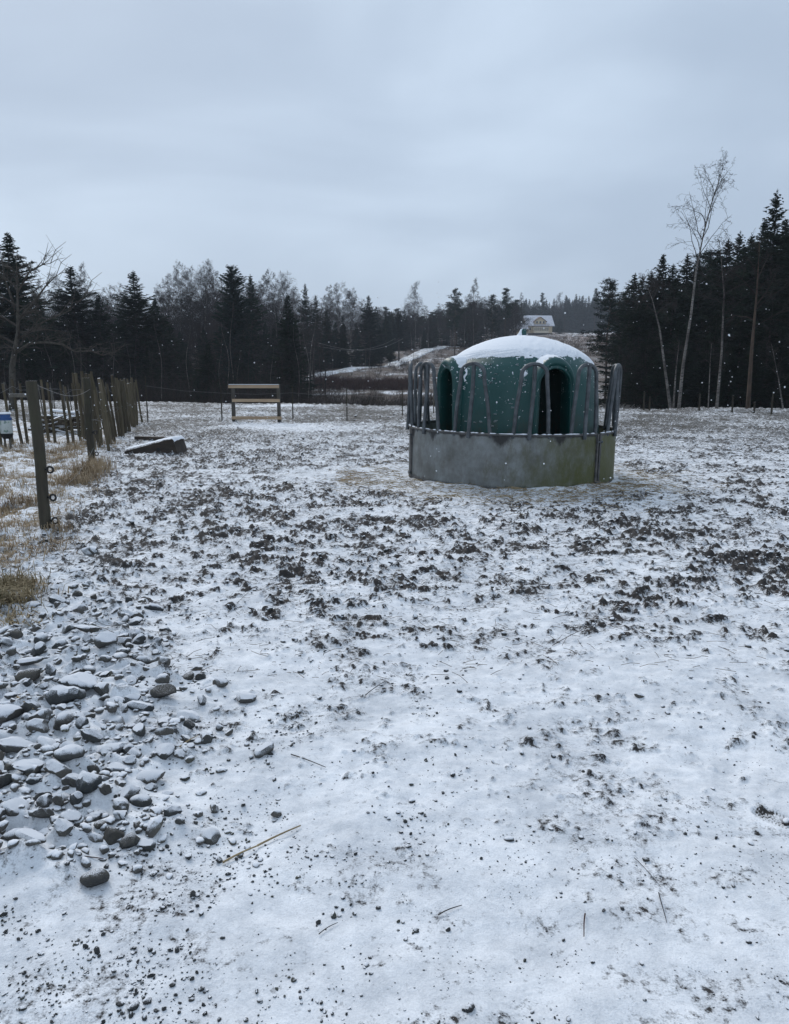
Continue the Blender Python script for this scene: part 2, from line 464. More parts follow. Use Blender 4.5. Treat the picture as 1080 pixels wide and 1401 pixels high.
# ------------------------------------------------------------------ ground: one polar sheet
def build_ground():
    rs = [0.12]
    while rs[-1] < 1.15: rs.append(rs[-1] * 1.10)
    r = rs[-1]
    while r < 46:
        r += r * 0.0020 * (1 + r / 6) ** 0.85; rs.append(r)
    while r < 1500:
        r *= 1.010; rs.append(r)
    rs = np.array(rs)
    fine = np.radians(33.5)
    a = list(np.arange(-fine, fine, 0.0020))
    s = 0.0020; q = a[-1]; right = []
    while q < PI:
        s *= 1.25; s = min(s, 0.12); q += s; right.append(min(q, PI))
        if q >= PI: break
    left = [-x for x in reversed(right)]
    A = np.array(left + a + right)
    keep = np.concatenate([[True], np.diff(A) > 1e-5]); A = A[keep]
    Rg, Ag = np.meshgrid(rs, A, indexing='ij')
    X, Y = Rg * np.sin(Ag), Rg * np.cos(Ag)
    x, y = X.ravel(), Y.ravel()
    z0 = base_z(x, y)
    h, c, mud, clod, far, vg, rb, boot, tread, ns, near, calm = detail(x, y)
    n0, n1, n2, n3, n4 = ns
    Z = (z0 + h).reshape(X.shape)
    # slope towards the camera side: snow blown against the far side, bare soil on the near side of every clod
    e = 0.012 + 0.0016 * np.hypot(x, y)
    h2 = detail(x, y + e)[0]
    sl = (h2 - h) / e
    snow = 1.0 - 0.06 * (n4 + 1)
    ex = ss(0.10, 0.75, sl + 0.30 * n3) * np.clip(mud * 1.9 + 0.15, 0, 1)
    crest = ss(0.30, 0.85, clod) * ss(-0.05, 0.55, 0.8 * n2 + 0.8 * n3 + 0.4 * n4 + (mud - 0.7) * 0.5) * np.clip(mud * 1.4, 0, 1)
    snow = snow - 0.42 * np.maximum(ex * ss(0.05, 0.4, clod), crest * 0.7 * ss(0.1, 0.6, n2 + n3) * ss(1.8, 3.2, y))
    snow = snow - (0.13 + 0.06 * ss(4.5, 7, y)) * np.clip(mud * 1.4, 0, 1) * ss(2.4, 6.0, y) * (0.9 + 0.5 * n1 + 0.4 * n0)
    # thinner, more mixed cover on the far field
    fc = 0.49 + 0.22 * n0 + 0.30 * n1 + 0.30 * n2 + 0.25 * pn(x / 3.2, y / 4.5, 61) + 0.22 * pn(x / 1.1, y / 1.4, 64)
    snow = snow * (1 - far) + far * np.clip(fc, 0.05, 1)
    bright = np.exp(-(((x + 3.0) / 2.2) ** 2 + ((y - 20.5) / 1.4) ** 2)) + np.exp(-(((x + 5.0) / 2.2) ** 2 + ((y - 31.5) / 1.0) ** 2))
    snow = snow + bright * 0.5
    # thin speckled snow in front
    sp = ss(0.12, 0.62, n4 * 0.7 + n3 * 0.5 + 0.35 * n1) * (1 - ss(4, 8, y))
    snow = snow - 0.24 * sp - 0.22 * ss(-0.1, 0.5, n0 + 0.7 * n1 + 0.5 * n2)
    snow = snow * (1 - vg) + vg * np.clip(0.62 + 0.55 * n1 + 0.35 * n0 + 0.25 * n2, 0.1, 1)
    snow = snow - rb * 0.18 * ss(0.05, 0.6, -n1 + n2)
    snow = snow - boot * 0.55 * tread
    dist = np.hypot(x - RX, y - RY)
    hay = np.exp(-((dist - RR - 0.40) / 0.40) ** 2) * 0.20 * ss(-0.25, 0.5, pn(x / 0.55, y / 0.45, 66) + 0.5 * n1)
    snow = snow - hay * ss(-0.1, 0.6, n2 + n1)
    # beyond the crest: brushy slopes, snow lying in patches
    u = x / np.maximum(y, 1)
    beyond = ss(36, 48, y)
    hill = 0.24 + 0.38 * pn(x / 4.0, y / 6.0, 62) + 0.55 * pn(x / 1.4, y / 2.0, 63)
    clearing = ss(0.19, 0.22, u) * (1 - ss(0.285, 0.31, u)) * ss(150, 220, y)
    hill = hill + clearing * (0.20 + 0.25 * ss(250, 300, y))
    hill = hill - 0.5 * (1 - ss(-0.17, -0.10, u)) * (1 - ss(0.1, 0.5, pn(x / 9.0, y / 9.0, 65))) - 0.5 * ss(0.30, 0.36, u)
    path = np.exp(-((y - (72 + 0.10 * x)) / 1.5) ** 2) * ss(-0.2, -0.16, u) * 0.55
    snow = snow * (1 - beyond) + beyond * np.clip(hill + path, 0.0, 1.0)
    tint = np.zeros((len(x), 4), np.float32); tint[:, 3] = 1
    mot = np.clip(ss(2.2, 6.5, y + 0.3 * pn(x, y, 67)) * 0.95 * np.clip(mud * 1.7, 0, 1) + 0.38 + far * 0.25 + rb * 0.0 + vg * 0.25 - bright * 0.6 - hay, 0, 1.1) * (1 - 0.15 * beyond) + 0.35 * beyond
    mudc = np.array([0.034, 0.031, 0.030]); farc = np.array([0.066, 0.062, 0.055]); vc = np.array([0.20, 0.155, 0.10]); hc = np.array([0.085, 0.064, 0.052]); rc = np.array([0.07, 0.07, 0.07])
    cc = np.array([0.22, 0.16, 0.13])
    T = mudc[None] * (1 - far[:, None]) + farc[None] * far[:, None]
    T = T * (1 - vg[:, None]) + vc[None] * vg[:, None]
    T = T * (1 - rb[:, None]) + rc[None] * rb[:, None]
    T = T * (1 - beyond[:, None]) + hc[None] * beyond[:, None]
    cl = (clearing * beyond)[:, None]
    T = T * (1 - cl) + cc[None] * cl
    hy = np.clip(hay * 3, 0, 1)[:, None]
    T = T * (1 - hy) + np.array([0.13, 0.10, 0.06])[None] * hy
    tint[:, :3] = T
    nr, na = X.shape
    V = np.stack([x, y, Z.ravel()], 1)
    i = np.arange(nr - 1)[:, None] * na + np.arange(na - 1)[None]
    Fq = np.stack([i, i + 1, i + 1 + na, i + na], -1).reshape(-1, 4)[:, ::-1]
    # centre disc under the camera
    V = np.vstack([V, [[0, 0, float(base_z(0, 0))]]])
    snow = np.append(snow, 1); tint = np.vstack([tint, [[0.05, 0.05, 0.05, 1]]])
    ctr = len(V) - 1
    me = mesh_np("field", V, Fq, M_GROUND, True, {'snow': ('FLOAT', np.clip(snow, 0, 1)), 'tint': ('FLOAT_COLOR', tint), 'mot': ('FLOAT', np.append(mot, 0))})
    o = link_mesh(me, "ground")
    tag(o, "trampled paddock ground under thin patchy snow, falling away to brushy slopes", kind='structure')
    print('ground quads', len(Fq))
build_ground()

# road up the hillside
def build_road():
    pts = [(396, 519, 84), (425, 515.5, 89), (470, 508.5, 97), (520, 499.5, 112), (560, 490.5, 130), (592, 482.5, 147), (620, 476.5, 163), (650, 473, 180), (700, 469, 225)]
    P = []
    for px, py, d in pts:
        q = at(px, py, d); P.append((q.x, q.y))
    P = np.array(P)
    t = np.linspace(0, len(P) - 1, 120)
    xs, ys = np.interp(t, range(len(P)), P[:, 0]), np.interp(t, range(len(P)), P[:, 1])
    k = np.ones(9) / 9
    xs[4:-4] = np.convolve(xs, k, 'valid'); ys[4:-4] = np.convolve(ys, k, 'valid')
    tx, ty = np.gradient(xs), np.gradient(ys); L = np.hypot(tx, ty); nx, ny = -ty / L, tx / L
    rows = []
    zc = base_z(xs, ys)
    for off, dz in [(-1.3, -0.4), (-1.15, 0.12), (-0.8, 0.15), (-0.5, 0.10), (0, 0.16), (0.5, 0.10), (0.8, 0.15), (1.15, 0.12), (1.3, -0.4)]:
        X, Y = xs + nx * off, ys + ny * off
        rows.append(np.stack([X, Y, 0.5 * (base_z(X, Y) + zc) + dz + 0.03 * pn(X, Y, 71)], 1))
    m = MB(); m.grid([list(map(tuple, r)) for r in rows])
    t_ = NT("snowy_road"); n = t_.noise(1.2, 4, 0.6)
    mt = t_.out(t_.mix(t_.ramp(n, [(0.35, 0.0), (0.6, 1.0)]), (0.36, 0.34, 0.32), SNOW), 0.9)
    o = m.build("road", mt, None, True)
    tag(o, "snow-covered farm track climbing the hillside", kind='structure')
build_road()

# ------------------------------------------------------------------ tree generators (mesh data shared between copies)
def leaf_tris(P, D, L, W):
    """tapered triangles: base at P, pointing D (unit), length L, width W"""
    n = len(P)
    r = rng.normal(size=(n, 3)); s = np.cross(D, r); s /= np.linalg.norm(s, axis=1)[:, None] + 1e-9
    a = P - s * (W / 2)[:, None]; b = P + s * (W / 2)[:, None]; c = P + D * L[:, None]
    V = np.stack([a, b, c], 1).reshape(-1, 3)
    F = np.arange(3 * n).reshape(-1, 3)
    return V, F
def spruce_mesh(seed, H=12.0, R=2.2, gap=0.26, z0=0.3, lean_top=0.75, dens=1.0, mat=None, ragged=0.3, leafw=0.075, droop=0.35, power=0.85):
    r = np.random.default_rng(seed)
    Ps, Ds, Ls, Ws = [], [], [], []
    z = z0
    while z < H - 0.12:
        t = z / H
        n = int(r.integers(5, 8))
        Rz = R * (1 - t) ** power * (0.86 + 0.14 * math.sin(z * 2.1 + seed) + 0.12 * math.sin(z * 5.3 + seed * 2)) + 0.06
        az0 = r.random() * 6.28
        for k in range(n):
            az = az0 + 2 * PI * k / n + r.normal() * 0.25
            L = Rz * (1 - ragged + ragged * 1.6 * r.random())
            if r.random() < 0.06: L *= 0.4
            el = (0.55 * (t ** 2) - droop * (1 - t)) + r.normal() * 0.08
            m = max(3, int(L / 0.085 * dens))
            s = (np.arange(m) + r.random(m)) / m
            out = s * L
            hz = out * math.sin(el) + 0.16 * L * (s ** 3)       # tips turn up
            px = np.cos(az) * out * math.cos(el); py = np.sin(az) * out * math.cos(el)
            zb = z + r.normal() * 0.05
            for rep in range(4):
                side = r.normal(size=m) * 0.85
                down = -0.15 - 0.75 * r.random(m) * (1 - t)
                dx = np.cos(az) * 0.75 - np.sin(az) * side; dy = np.sin(az) * 0.75 + np.cos(az) * side
                D = np.stack([dx, dy, down + 0.25 * s], 1); D /= np.linalg.norm(D, axis=1)[:, None]
                Ps.append(np.stack([px, py, zb + hz], 1)); Ds.append(D)
                wid = (0.45 + 0.55 * min(1, (1 - t) * 2.8)) * (0.20 + 0.40 * r.random(m)) * (0.45 + 0.75 * np.minimum(L, 1.4) / 1.4) * (1.05 - 0.35 * s)
                Ls.append(wid); Ws.append(leafw * (0.6 + 0.9 * r.random(m)))
        z += gap * (0.7 + 0.6 * r.random()) * (1.1 - 0.45 * t)
    # leader
    m = 26
    s = r.random(m)
    Ps.append(np.stack([0 * s, 0 * s, H - 0.9 + 0.9 * s], 1)); d = r.normal(size=(m, 3)) * 0.5; d[:, 2] = 0.9
    Ds.append(d / np.linalg.norm(d, axis=1)[:, None]); Ls.append(0.20 + 0 * s); Ws.append(0.05 + 0 * s)
    V, F = leaf_tris(np.vstack(Ps), np.vstack(Ds), np.concatenate(Ls), np.concatenate(Ws))
    return mesh_np("crown", V, F, mat or M_SPRUCE)
def trunk_mesh(H, r0, mat, seed=0, bend=0.0):
    m = MB(); q = random.Random(seed)
    pts = [(bend * math.sin(i * 1.1 + seed) * i / 8, bend * math.cos(i * 0.9) * i / 8, -0.6 + (H + 0.4) * i / 8) for i in range(9)]
    m.tube(pts, [r0 * (1 - 0.94 * i / 8) for i in range(9)], 7)
    return m.mesh("trunk", mat, True)
def pine_mesh(seed, H=14.0, R=2.3, base=0.42):
    r = np.random.default_rng(seed)
    Ps, Ds, Ls, Ws = [], [], [], []
    mb = MB()
    nb = 46
    for k in range(nb):
        t = base + (1 - base) * (k + r.random()) / nb
        z = t * H
        prof = math.sin(min(1, (1 - t) / (1 - base) * 1.35 + 0.12) * PI * 0.5) ** 0.8 * (0.75 + 0.3 * (1 - t) / (1 - base))
        L = R * prof * (0.45 + 0.75 * r.random())
        az = r.random() * 6.28
        el = 0.15 + 0.55 * t + r.normal() * 0.15
        p0 = np.array([0, 0, z])
        mid = p0 + np.array([math.cos(az) * L * 0.55, math.sin(az) * L * 0.55, L * 0.25 * math.sin(el)])
        tip = p0 + np.array([math.cos(az) * L, math.sin(az) * L, L * 0.7 * math.sin(el)])
        mb.tube([p0, mid, tip], [0.05, 0.03, 0.012], 4, cap=False)
        for cidx in range(int(4 + 4 * L)):
            s = 0.35 + 0.7 * r.random()
            c = p0 + (tip - p0) * s + r.normal(size=3) * np.array([0.28, 0.28, 0.12]) * (0.5 + 0.4 * L)
            m = 22
            D = r.normal(size=(m, 3)); D[:, 2] = np.abs(D[:, 2]) * 0.7 + 0.1; D /= np.linalg.norm(D, axis=1)[:, None]
            P = c + r.normal(size=(m, 3)) * np.array([0.17, 0.17, 0.07])
            Ps.append(P); Ds.append(D); Ls.append(0.16 + 0.16 * r.random(m)); Ws.append(0.05 + 0.04 * r.random(m))
    V, F = leaf_tris(np.vstack(Ps), np.vstack(Ds), np.concatenate(Ls), np.concatenate(Ws))
    limbs = mb.mesh("branches", M_PINEBARK, True)
    return mesh_np("crown", V, F, M_PINE), limbs

def bare_tree(seed, H=12.0, r0=0.13, levels=4, spread=0.6, droop=0.5, first=0.25, nb=(16, 7, 6, 4), lens=(0.34, 0.5, 0.5, 0.5), bend=0.15, stem=None, tip=0.006, mat_tr=None, mat_br=None, upright=0.6, jit=1.0):
    q = random.Random(seed)
    tr, br = MB(), MB()
    if stem is None:
        stem = [Vector((bend * math.sin(i * 0.8 + seed) * i / 4, bend * math.cos(i * 0.7 + seed) * i / 4, -0.4 + (H + 0.4) * i / 9)) for i in range(10)]
    else: stem = [Vector(p) for p in stem]
    ns = len(stem)
    sr = [max(tip, r0 * (1 - (i / (ns - 1)) ** 0.9 * 0.96)) for i in range(ns)]
    tr.tube(stem, sr, 7)
    def samp(chain, t):
        f = t * (len(chain) - 1); i = min(int(f), len(chain) - 2); w = f - i
        return chain[i].lerp(chain[i + 1], w), (chain[i + 1] - chain[i]).normalized()
    def grow(p, d, L, rad, lev):
        n = 5 if lev <= 1 else (4 if lev == 2 else 3)
        pts = [p.copy()]; dd = d.copy()
        for i in range(n):
            j = Vector((q.gauss(0, 1), q.gauss(0, 1), q.gauss(0, 1))) * (0.16 + 0.05 * lev) * jit
            g = Vector((0, 0, -droop * (0.10 if lev < 2 else 0.42)))
            dd = (dd + j + g).normalized()
            pts.append(pts[-1] + dd * (L / n))
        rr = [max(tip * 0.7, rad * (1 - 0.8 * i / n)) for i in range(n + 1)]
        br.tube(pts, rr, 4 if lev == 0 else 3, cap=False)
        if lev + 1 < levels:
            k = nb[lev + 1]
            for a in range(k):
                t = 0.18 + 0.8 * (a + q.random()) / k
                pp, td = samp(pts, t)
                ax = td.cross(Vector((q.gauss(0, 1), q.gauss(0, 1), q.gauss(0, 1)))).normalized()
                nd = (td * math.cos(0.65) + ax * math.sin(0.65 + q.random() * 0.3)).normalized()
                grow(pp, nd, L * lens[lev + 1] * (0.6 + 0.6 * q.random()) * (1.1 - 0.4 * t), rad * 0.45 * (1.05 - 0.5 * t), lev + 1)
    az = q.random() * 6
    for a in range(nb[0]):
        t = first + (1 - first) * (a + q.random() * 0.8) / nb[0]
        pp, td = samp(stem, min(t, 0.99))
        az += 2.4 + q.gauss(0, 0.3)
        el = upright * (0.6 + 0.6 * t)
        nd = Vector((math.cos(az) * math.cos(el), math.sin(az) * math.cos(el), math.sin(el)))
        nd = (nd + td * 0.25).normalized()
        L = H * lens[0] * (1.15 - 0.85 * (t - first) / (1 - first)) * (0.7 + 0.5 * q.random()) * (spread / 0.6)
        grow(pp, nd, L, r0 * 0.42 * (1.1 - 0.8 * t), 0)
    return tr.mesh("trunk", mat_tr or M_BIRCH, True), br.mesh("branches", mat_br or M_TWIG)

SPR = [spruce_mesh(101, 12, 2.7, gap=0.19, leafw=0.09), spruce_mesh(102, 12, 3.0, ragged=0.5, droop=0.40, gap=0.2, leafw=0.09), spruce_mesh(103, 12, 2.2, gap=0.18, leafw=0.09), spruce_mesh(104, 12, 2.5, ragged=0.6, gap=0.24, power=0.8, leafw=0.09)]
SPR_TR = [trunk_mesh(12, 0.16, M_BARK, s, 0.05) for s in range(4)]
CYP = spruce_mesh(105, 12, 1.9, gap=0.2, mat=M_CYPRESS, ragged=0.2, droop=-0.1, power=0.42, dens=1.2)
FAR = [spruce_mesh(106 + s, 12, 2.8, gap=0.45, mat=M_FARTREE, ragged=0.45, dens=0.45, leafw=0.2) for s in range(3)]
PIN = [pine_mesh(201), pine_mesh(202, 14, 1.8, 0.55), pine_mesh(203, 14, 2.9, 0.3)]
PIN_TR = [trunk_mesh(14, 0.17, M_PINEBARK, s, 0.22) for s in range(3)]
BK = dict(nb=(26, 8, 7, 6), droop=0.10, upright=0.9, tip=0.006, lens=(0.30, 0.55, 0.6, 0.7), jit=0.5)
BIR = [bare_tree(301, 12, 0.12, **BK), bare_tree(302, 12, 0.11, spread=0.5, **BK), bare_tree(303, 12, 0.13, spread=0.75, **BK)]
THIN = [bare_tree(311, 9, 0.06, levels=3, spread=0.45, nb=(15, 6, 5), tip=0.007, mat_tr=M_TWIG), bare_tree(312, 9, 0.055, levels=3, spread=0.4, nb=(13, 6, 5), tip=0.007, mat_tr=M_BIRCH, first=0.4),
        bare_tree(313, 9, 0.05, levels=3, spread=0.5, nb=(16, 7, 5), tip=0.007, mat_tr=M_TWIG, first=0.1)]
ntree = [0]
def tree(kind, px, top, Y, width=1.0, var=None, label=None, group=None, sink=0.0, name=None, base=None, x=None):
    """tree standing at depth Y whose top reaches picture row top"""
    if x is None: x = at(px, 505, Y).x
    z0 = (bz(x, Y) if base is None else base) - sink
    topz = at(540, top, Y).z
    h = max(topz - z0, 0.8)
    K = {'spruce': (SPR, 12, 'spruce_tree', 'spruce tree'), 'pine': (PIN, 14, 'pine_tree', 'pine tree'), 'birch': (BIR, 12, 'birch_tree', 'birch tree'), 'thin': (THIN, 9, 'bare_tree', 'bare tree'),
         'cypress': ([CYP], 12, 'conifer_tree', 'conifer'), 'far': (FAR, 12, 'spruce_tree', 'spruce tree')}[kind]
    lst, H0, nm, cat = K
    v = rnd.randrange(len(lst)) if var is None else var
    s = h / H0
    w = s * width
    o = empty(name or nm, (x, Y, z0), rnd.random() * 6.28, (w, w, s))
    if kind in ('spruce', 'far', 'cypress'):
        link_mesh(lst[v], 'crown', o); link_mesh(SPR_TR[v % 4], 'trunk', o)
    elif kind == 'pine':
        link_mesh(lst[v][0], 'crown', o); link_mesh(lst[v][1], 'branches', o); link_mesh(PIN_TR[v], 'trunk', o)
    else:
        link_mesh(lst[v][0], 'trunk', o); link_mesh(lst[v][1], 'crown', o)
    tag(o, label, cat, group)
    ntree[0] += 1
    return o

def road_y(px): return float(np.interp(px, [396, 425, 470, 520, 560, 592, 620, 650, 700], [84, 89, 97, 112, 130, 147, 163, 180, 225]))
# --- left wood: named trees
tree('spruce', 27, 318, 50, 1.75, 0, "tallest dark spruce at the left edge, behind the gnarled bare tree")
tree('spruce', 107, 364, 56, 1.75, 1, "dark broad spruce, second tall one from the left edge")
tree('spruce', 141, 402, 57, 1.7, 3, "lower dark spruce touching the right side of the second tall spruce")
tree('spruce', 190, 371, 56, 1.65, 1, "dark spruce with ragged top above the far end of the stake fence")
tree('spruce', 217, 408, 58, 1.8, 0, "bushy dark spruce leaning on the right flank of the ragged-topped spruce")
tree('cypress', 323, 363, 68, 1.3, 0, "thick blunt-topped green conifer standing above the left treeline")
tree('spruce', 347, 376, 72, 1.2, 3, "slim pointed spruce just right of the blunt-topped conifer")
tree('spruce', 396, 402, 54, 1.35, 2, "dark spruce reaching the field just right of the timber frame")
tree('spruce', 420, 388, 97, 0.95, 3, "narrow pointed spruce left of the centre of the treeline")
tree('spruce', 434, 404, 99, 1.1, 3, "spruce half hidden on the right of the narrow pointed one")
tree('spruce', 505, 404, 118, 1.25, 1, "single broad-topped spruce above the hillside track")
tree('spruce', 286, 470, 50, 1.6, 1, "low green spruce at the field edge left of the timber frame")
tree('spruce', 268, 505, 47, 1.2, 0, "smallest spruce at the field edge below the bare birches")
G1 = "dark spruces filling the left wood"
for px, top, Y, w in [(-60, 330, 48, 1.4), (-110, 350, 52, 1.3), (-25, 372, 56, 1.4), (62, 415, 60, 1.4), (75, 440, 50, 1.3), (128, 430, 66, 1.4), (165, 440, 60, 1.4), (236, 445, 60, 1.4), (170, 420, 75, 1.2),
                     (252, 470, 66, 1.4), (305, 455, 74, 1.5), (336, 440, 78, 1.3), (365, 440, 82, 1.3), (380, 425, 90, 1.1), (406, 440, 70, 1.0), (448, 425, 104, 1.2), (470, 432, 110, 1.2), (488, 440, 116, 1.3), (528, 428, 134, 1.3), (545, 424, 146, 1.3), (460, 440, 103, 1.2), (520, 445, 128, 1.3), (330, 475, 60, 1.3), (205, 470, 52, 1.4), (40, 450, 46, 1.4), (90, 470, 47, 1.3), (-160, 340, 50, 1.4), (-220, 330, 54, 1.5)]:
    tree('spruce', px, top, Y, w, None, "dark spruce in the crowd of trees behind the left side of the field", G1)
G2 = "leafless birches with grey twiggy crowns in the left wood"
for px, top, Y, w in [(250, 372, 80, 0.85), (238, 385, 84, 0.9), (268, 380, 82, 0.9), (284, 374, 78, 0.9), (300, 378, 84, 0.9), (308, 388, 88, 0.9), (362, 384, 88, 0.9), (378, 380, 84, 0.8), (390, 386, 90, 0.9), (352, 395, 92, 0.9), (60, 392, 78, 0.9), (85, 385, 80, 0.8), (118, 372, 76, 0.8), (132, 392, 80, 0.9),
                     (150, 400, 82, 1.0), (164, 398, 84, 1.0), (222, 400, 86, 1.0), (405, 402, 92, 0.9), (448, 398, 106, 1.0), (464, 395, 110, 0.9), (480, 402, 114, 1.0), (176, 405, 88, 1.0), (340, 400, 90, 1.0), (260, 400, 90, 1.0), (290, 398, 92, 1.0), (316, 405, 94, 1.0), (-30, 385, 70, 0.9), (-80, 380, 72, 0.9)]:
    tree('birch', px, top, Y, w, None, "leafless birch with a hazy grey crown in the left wood", G2)
for k in range(34):
    tree('birch', -20 + 520 * (k + rnd.random()) / 34, 402 + rnd.random() * 26, 88 + 10 * rnd.random() if k < 26 else 120, 1.25, None, "leafless birch with a hazy grey crown in the left wood", G2)
for k in range(12):
    tree('spruce', 10 + 400 * (k + rnd.random()) / 12, 440 + rnd.random() * 20, 70 + 8 * rnd.random(), 1.7, None, "dark spruce in the crowd of trees behind the left side of the field", G1)
G3 = "thin bare young trees at the foot of the left wood"
for k in range(46):
    px = -60 + 500 * (k + rnd.random()) / 46
    Y = 42 + rnd.random() * 16
    tree('thin', px, 430 + rnd.random() * 50, Y, 0.8 + 0.5 * rnd.random(), rnd.choice([0, 1, 2]), "thin leafless young tree at the foot of the left wood", G3)
for k in range(26):
    px = 215 + 230 * rnd.random()
    tree('thin', px, 405 + rnd.random() * 50, 60 + rnd.random() * 25, 0.9 + 0.5 * rnd.random(), None, "thin leafless young tree at the foot of the left wood", G3)
# --- middle treeline on the slope
tree('birch', 568, 392, 150, 0.85, 0, "round-crowned bare birch rising alone over the middle treeline")
tree('pine', 622, 396, 128, 0.85, 0, "dark pine with clumped crown left of the bare tall tree, middle treeline")
tree('birch', 647, 388, 132, 0.85, 1, "tall bare tree between the dark pines of the middle treeline")
tree('pine', 690, 395, 140, 0.8, 1, "slim pine standing at the right end of the middle treeline")
tree('pine', 672, 404, 136, 0.8, 0, "broad pine with flat crown in the middle treeline")
G4 = "mixed trees on the slope behind the hillside track"
for k in range(95):
    px = 500 + 205 * (k + rnd.random()) / 95
    Y = 150 + rnd.random() * 45
    tp = 418 + rnd.random() * 18 - (8 if px > 610 else 0)
    kd = rnd.choice(['far', 'birch', 'birch', 'pine', 'pine', 'spruce', 'thin'])
    tree(kd, px, tp, Y, 1.5, None, "tree of the mixed wood on the slope behind the hillside track", G4)
G5 = "thin bare trees on the brushy slope below the track"
for k in range(50):
    px = 425 + 285 * rnd.random()
    Y = road_y(px) + 4 + rnd.random() * 30 if k > 12 else 82 + rnd.random() * 10
    tree('thin', px, 462 - 22 * rnd.random() * (1.4 if px > 600 else 1) + (8 if Y < 100 else 0), Y, 0.9, None, "thin leafless tree on the brushy slope beside the hillside track", G5)
for px, tp, Y in [(470, 455, 103), (535, 452, 126), (512, 462, 118), (597, 448, 156), (580, 452, 146), (655, 450, 178), (640, 440, 172), (700, 442, 235), (685, 450, 220)]:
    tree('spruce', px, tp, Y, 1.2, None, "dark spruce scattered on the brushy slope beside the track", "scattered spruces on the brushy slope")
# --- far wood behind the house
G6 = "far spruces behind the yellow house"
for k in range(130):
    px = 690 + 165 * (k + rnd.random()) / 130
    Y = 335 + rnd.random() * 70
    tp = 408 + rnd.random() * 14 - (6 if px > 770 else 0)
    tree('far', px, tp, Y, 1.05 + 0.4 * rnd.random(), None, "distant hazy spruce in the wood behind the yellow house", G6)
tree('pine', 739, 401, 330, 0.7, 1, "lone flat-topped pine poking out above the yellow house")
tree('pine', 811, 395, 300, 0.6, 1, "leaning ragged pine rising from the far wood beside the right wood")
tree('birch', 711, 404, 330, 0.9, 1, "pale bare tree among far spruces up and left of the house")
tree('birch', 762, 404, 340, 0.9, 0, "pale bare tree among far spruces up and right of the house")
tree('spruce', 764, 436, 292, 1.9, 1, "dark round evergreen hard against the right end of the yellow house")
for px, tp, Y in [(782, 449, 290), (800, 450, 288), (815, 452, 286), (774, 452, 286)]:
    tree('thin', px, tp, Y, 3.2, 2, "rounded leafless garden bush on the rise right of the yellow house", "garden bushes right of the yellow house")
# --- right wood
R1 = "dark evergreens of the right wood"
named = [('pine', 830, 384, 62, 1.0, 0, "leftmost dark evergreen of the right wood, by the hill clearing"), ('spruce', 862, 374, 55, 1.45, 3, "dark evergreen second from the left end of the right wood"),
         ('spruce', 898, 348, 50, 1.5, 0, "pointed spruce left of the tall leaning birch"), ('spruce', 931, 348, 47, 1.5, 3, "pointed spruce directly behind the tall leaning birch"),
         ('spruce', 984, 328, 42, 1.4, 1, "dark spruce between the tall birch and the tallest right-hand conifer"), ('spruce', 1042, 262, 40, 1.2, 3, "tallest ragged conifer of the right wood"),
         ('spruce', 1084, 272, 36, 1.25, 0, "dense black spruce at the right edge of the picture")]
for a in named: tree(a[0], a[1], a[2], a[3], a[4], a[5], a[6])
for px, tp, Y, w in [(858, 420, 48, 1.3), (872, 400, 44, 1.4), (915, 385, 44, 1.4), (950, 365, 44, 1.4), (966, 352, 47, 1.2), (1005, 335, 44, 1.3), (1022, 330, 40, 1.3), (1062, 320, 40, 1.3), (1110, 290, 38, 1.3), (1150, 280, 38, 1.3), (1200, 270, 40, 1.4), (1260, 280, 42, 1.4),
                     (885, 450, 39, 1.5), (925, 440, 38, 1.5), (975, 430, 37, 1.5), (1010, 420, 35.5, 1.5), (1050, 410, 34.5, 1.5), (1090, 400, 33.5, 1.5), (862, 470, 41, 1.4), (1000, 380, 50, 1.5), (1040, 360, 50, 1.5), (940, 400, 52, 1.5), (900, 410, 55, 1.5), (1080, 350, 46, 1.5), (1130, 340, 34, 1.5), (1180, 330, 35, 1.5),
                     (850, 455, 60, 1.2), (852, 396, 66, 1.2), (872, 378, 62, 1.5), (884, 372, 60, 1.4), (912, 362, 58, 1.5), (945, 352, 56, 1.5), (920, 375, 50, 1.5), (960, 345, 58, 1.5), (998, 318, 50, 1.3), (1015, 322, 54, 1.5), (1030, 300, 50, 1.3), (1058, 300, 48, 1.4), (1070, 290, 44, 1.3), (972, 340, 52, 1.5), (870, 430, 62, 1.4), (866, 490, 39, 1.5), (878, 480, 37.5, 1.7), (905, 475, 36.5, 1.7), (940, 470, 35.5, 1.7), (965, 465, 34.5, 1.7), (1000, 470, 33.5, 1.7), (1030, 455, 33, 1.6), (1065, 450, 32, 1.6), (1100, 450, 31.5, 1.6), (868, 445, 45, 1.5), (890, 430, 44, 1.5), (955, 420, 42, 1.5), (1020, 400, 41, 1.5), (1065, 390, 40, 1.5)]:
    tree('pine' if (int(px) * 7 + int(tp)) % 3 == 0 and tp < 400 else 'spruce', px, tp, Y, w, None, "dark evergreen in the crowd of the right wood", R1)
for k in range(40):
    px = 838 + 290 * (k + rnd.random()) / 40
    Y = np.interp(px, [838, 1130], [38, 29.5]) + rnd.random() * 4
    tree('thin', px, 430 + rnd.random() * 70, Y, 0.8 + 0.5 * rnd.random(), rnd.choice([0, 2]), "thin leafless young tree at the edge of the right wood", "thin bare young trees at the edge of the right wood")

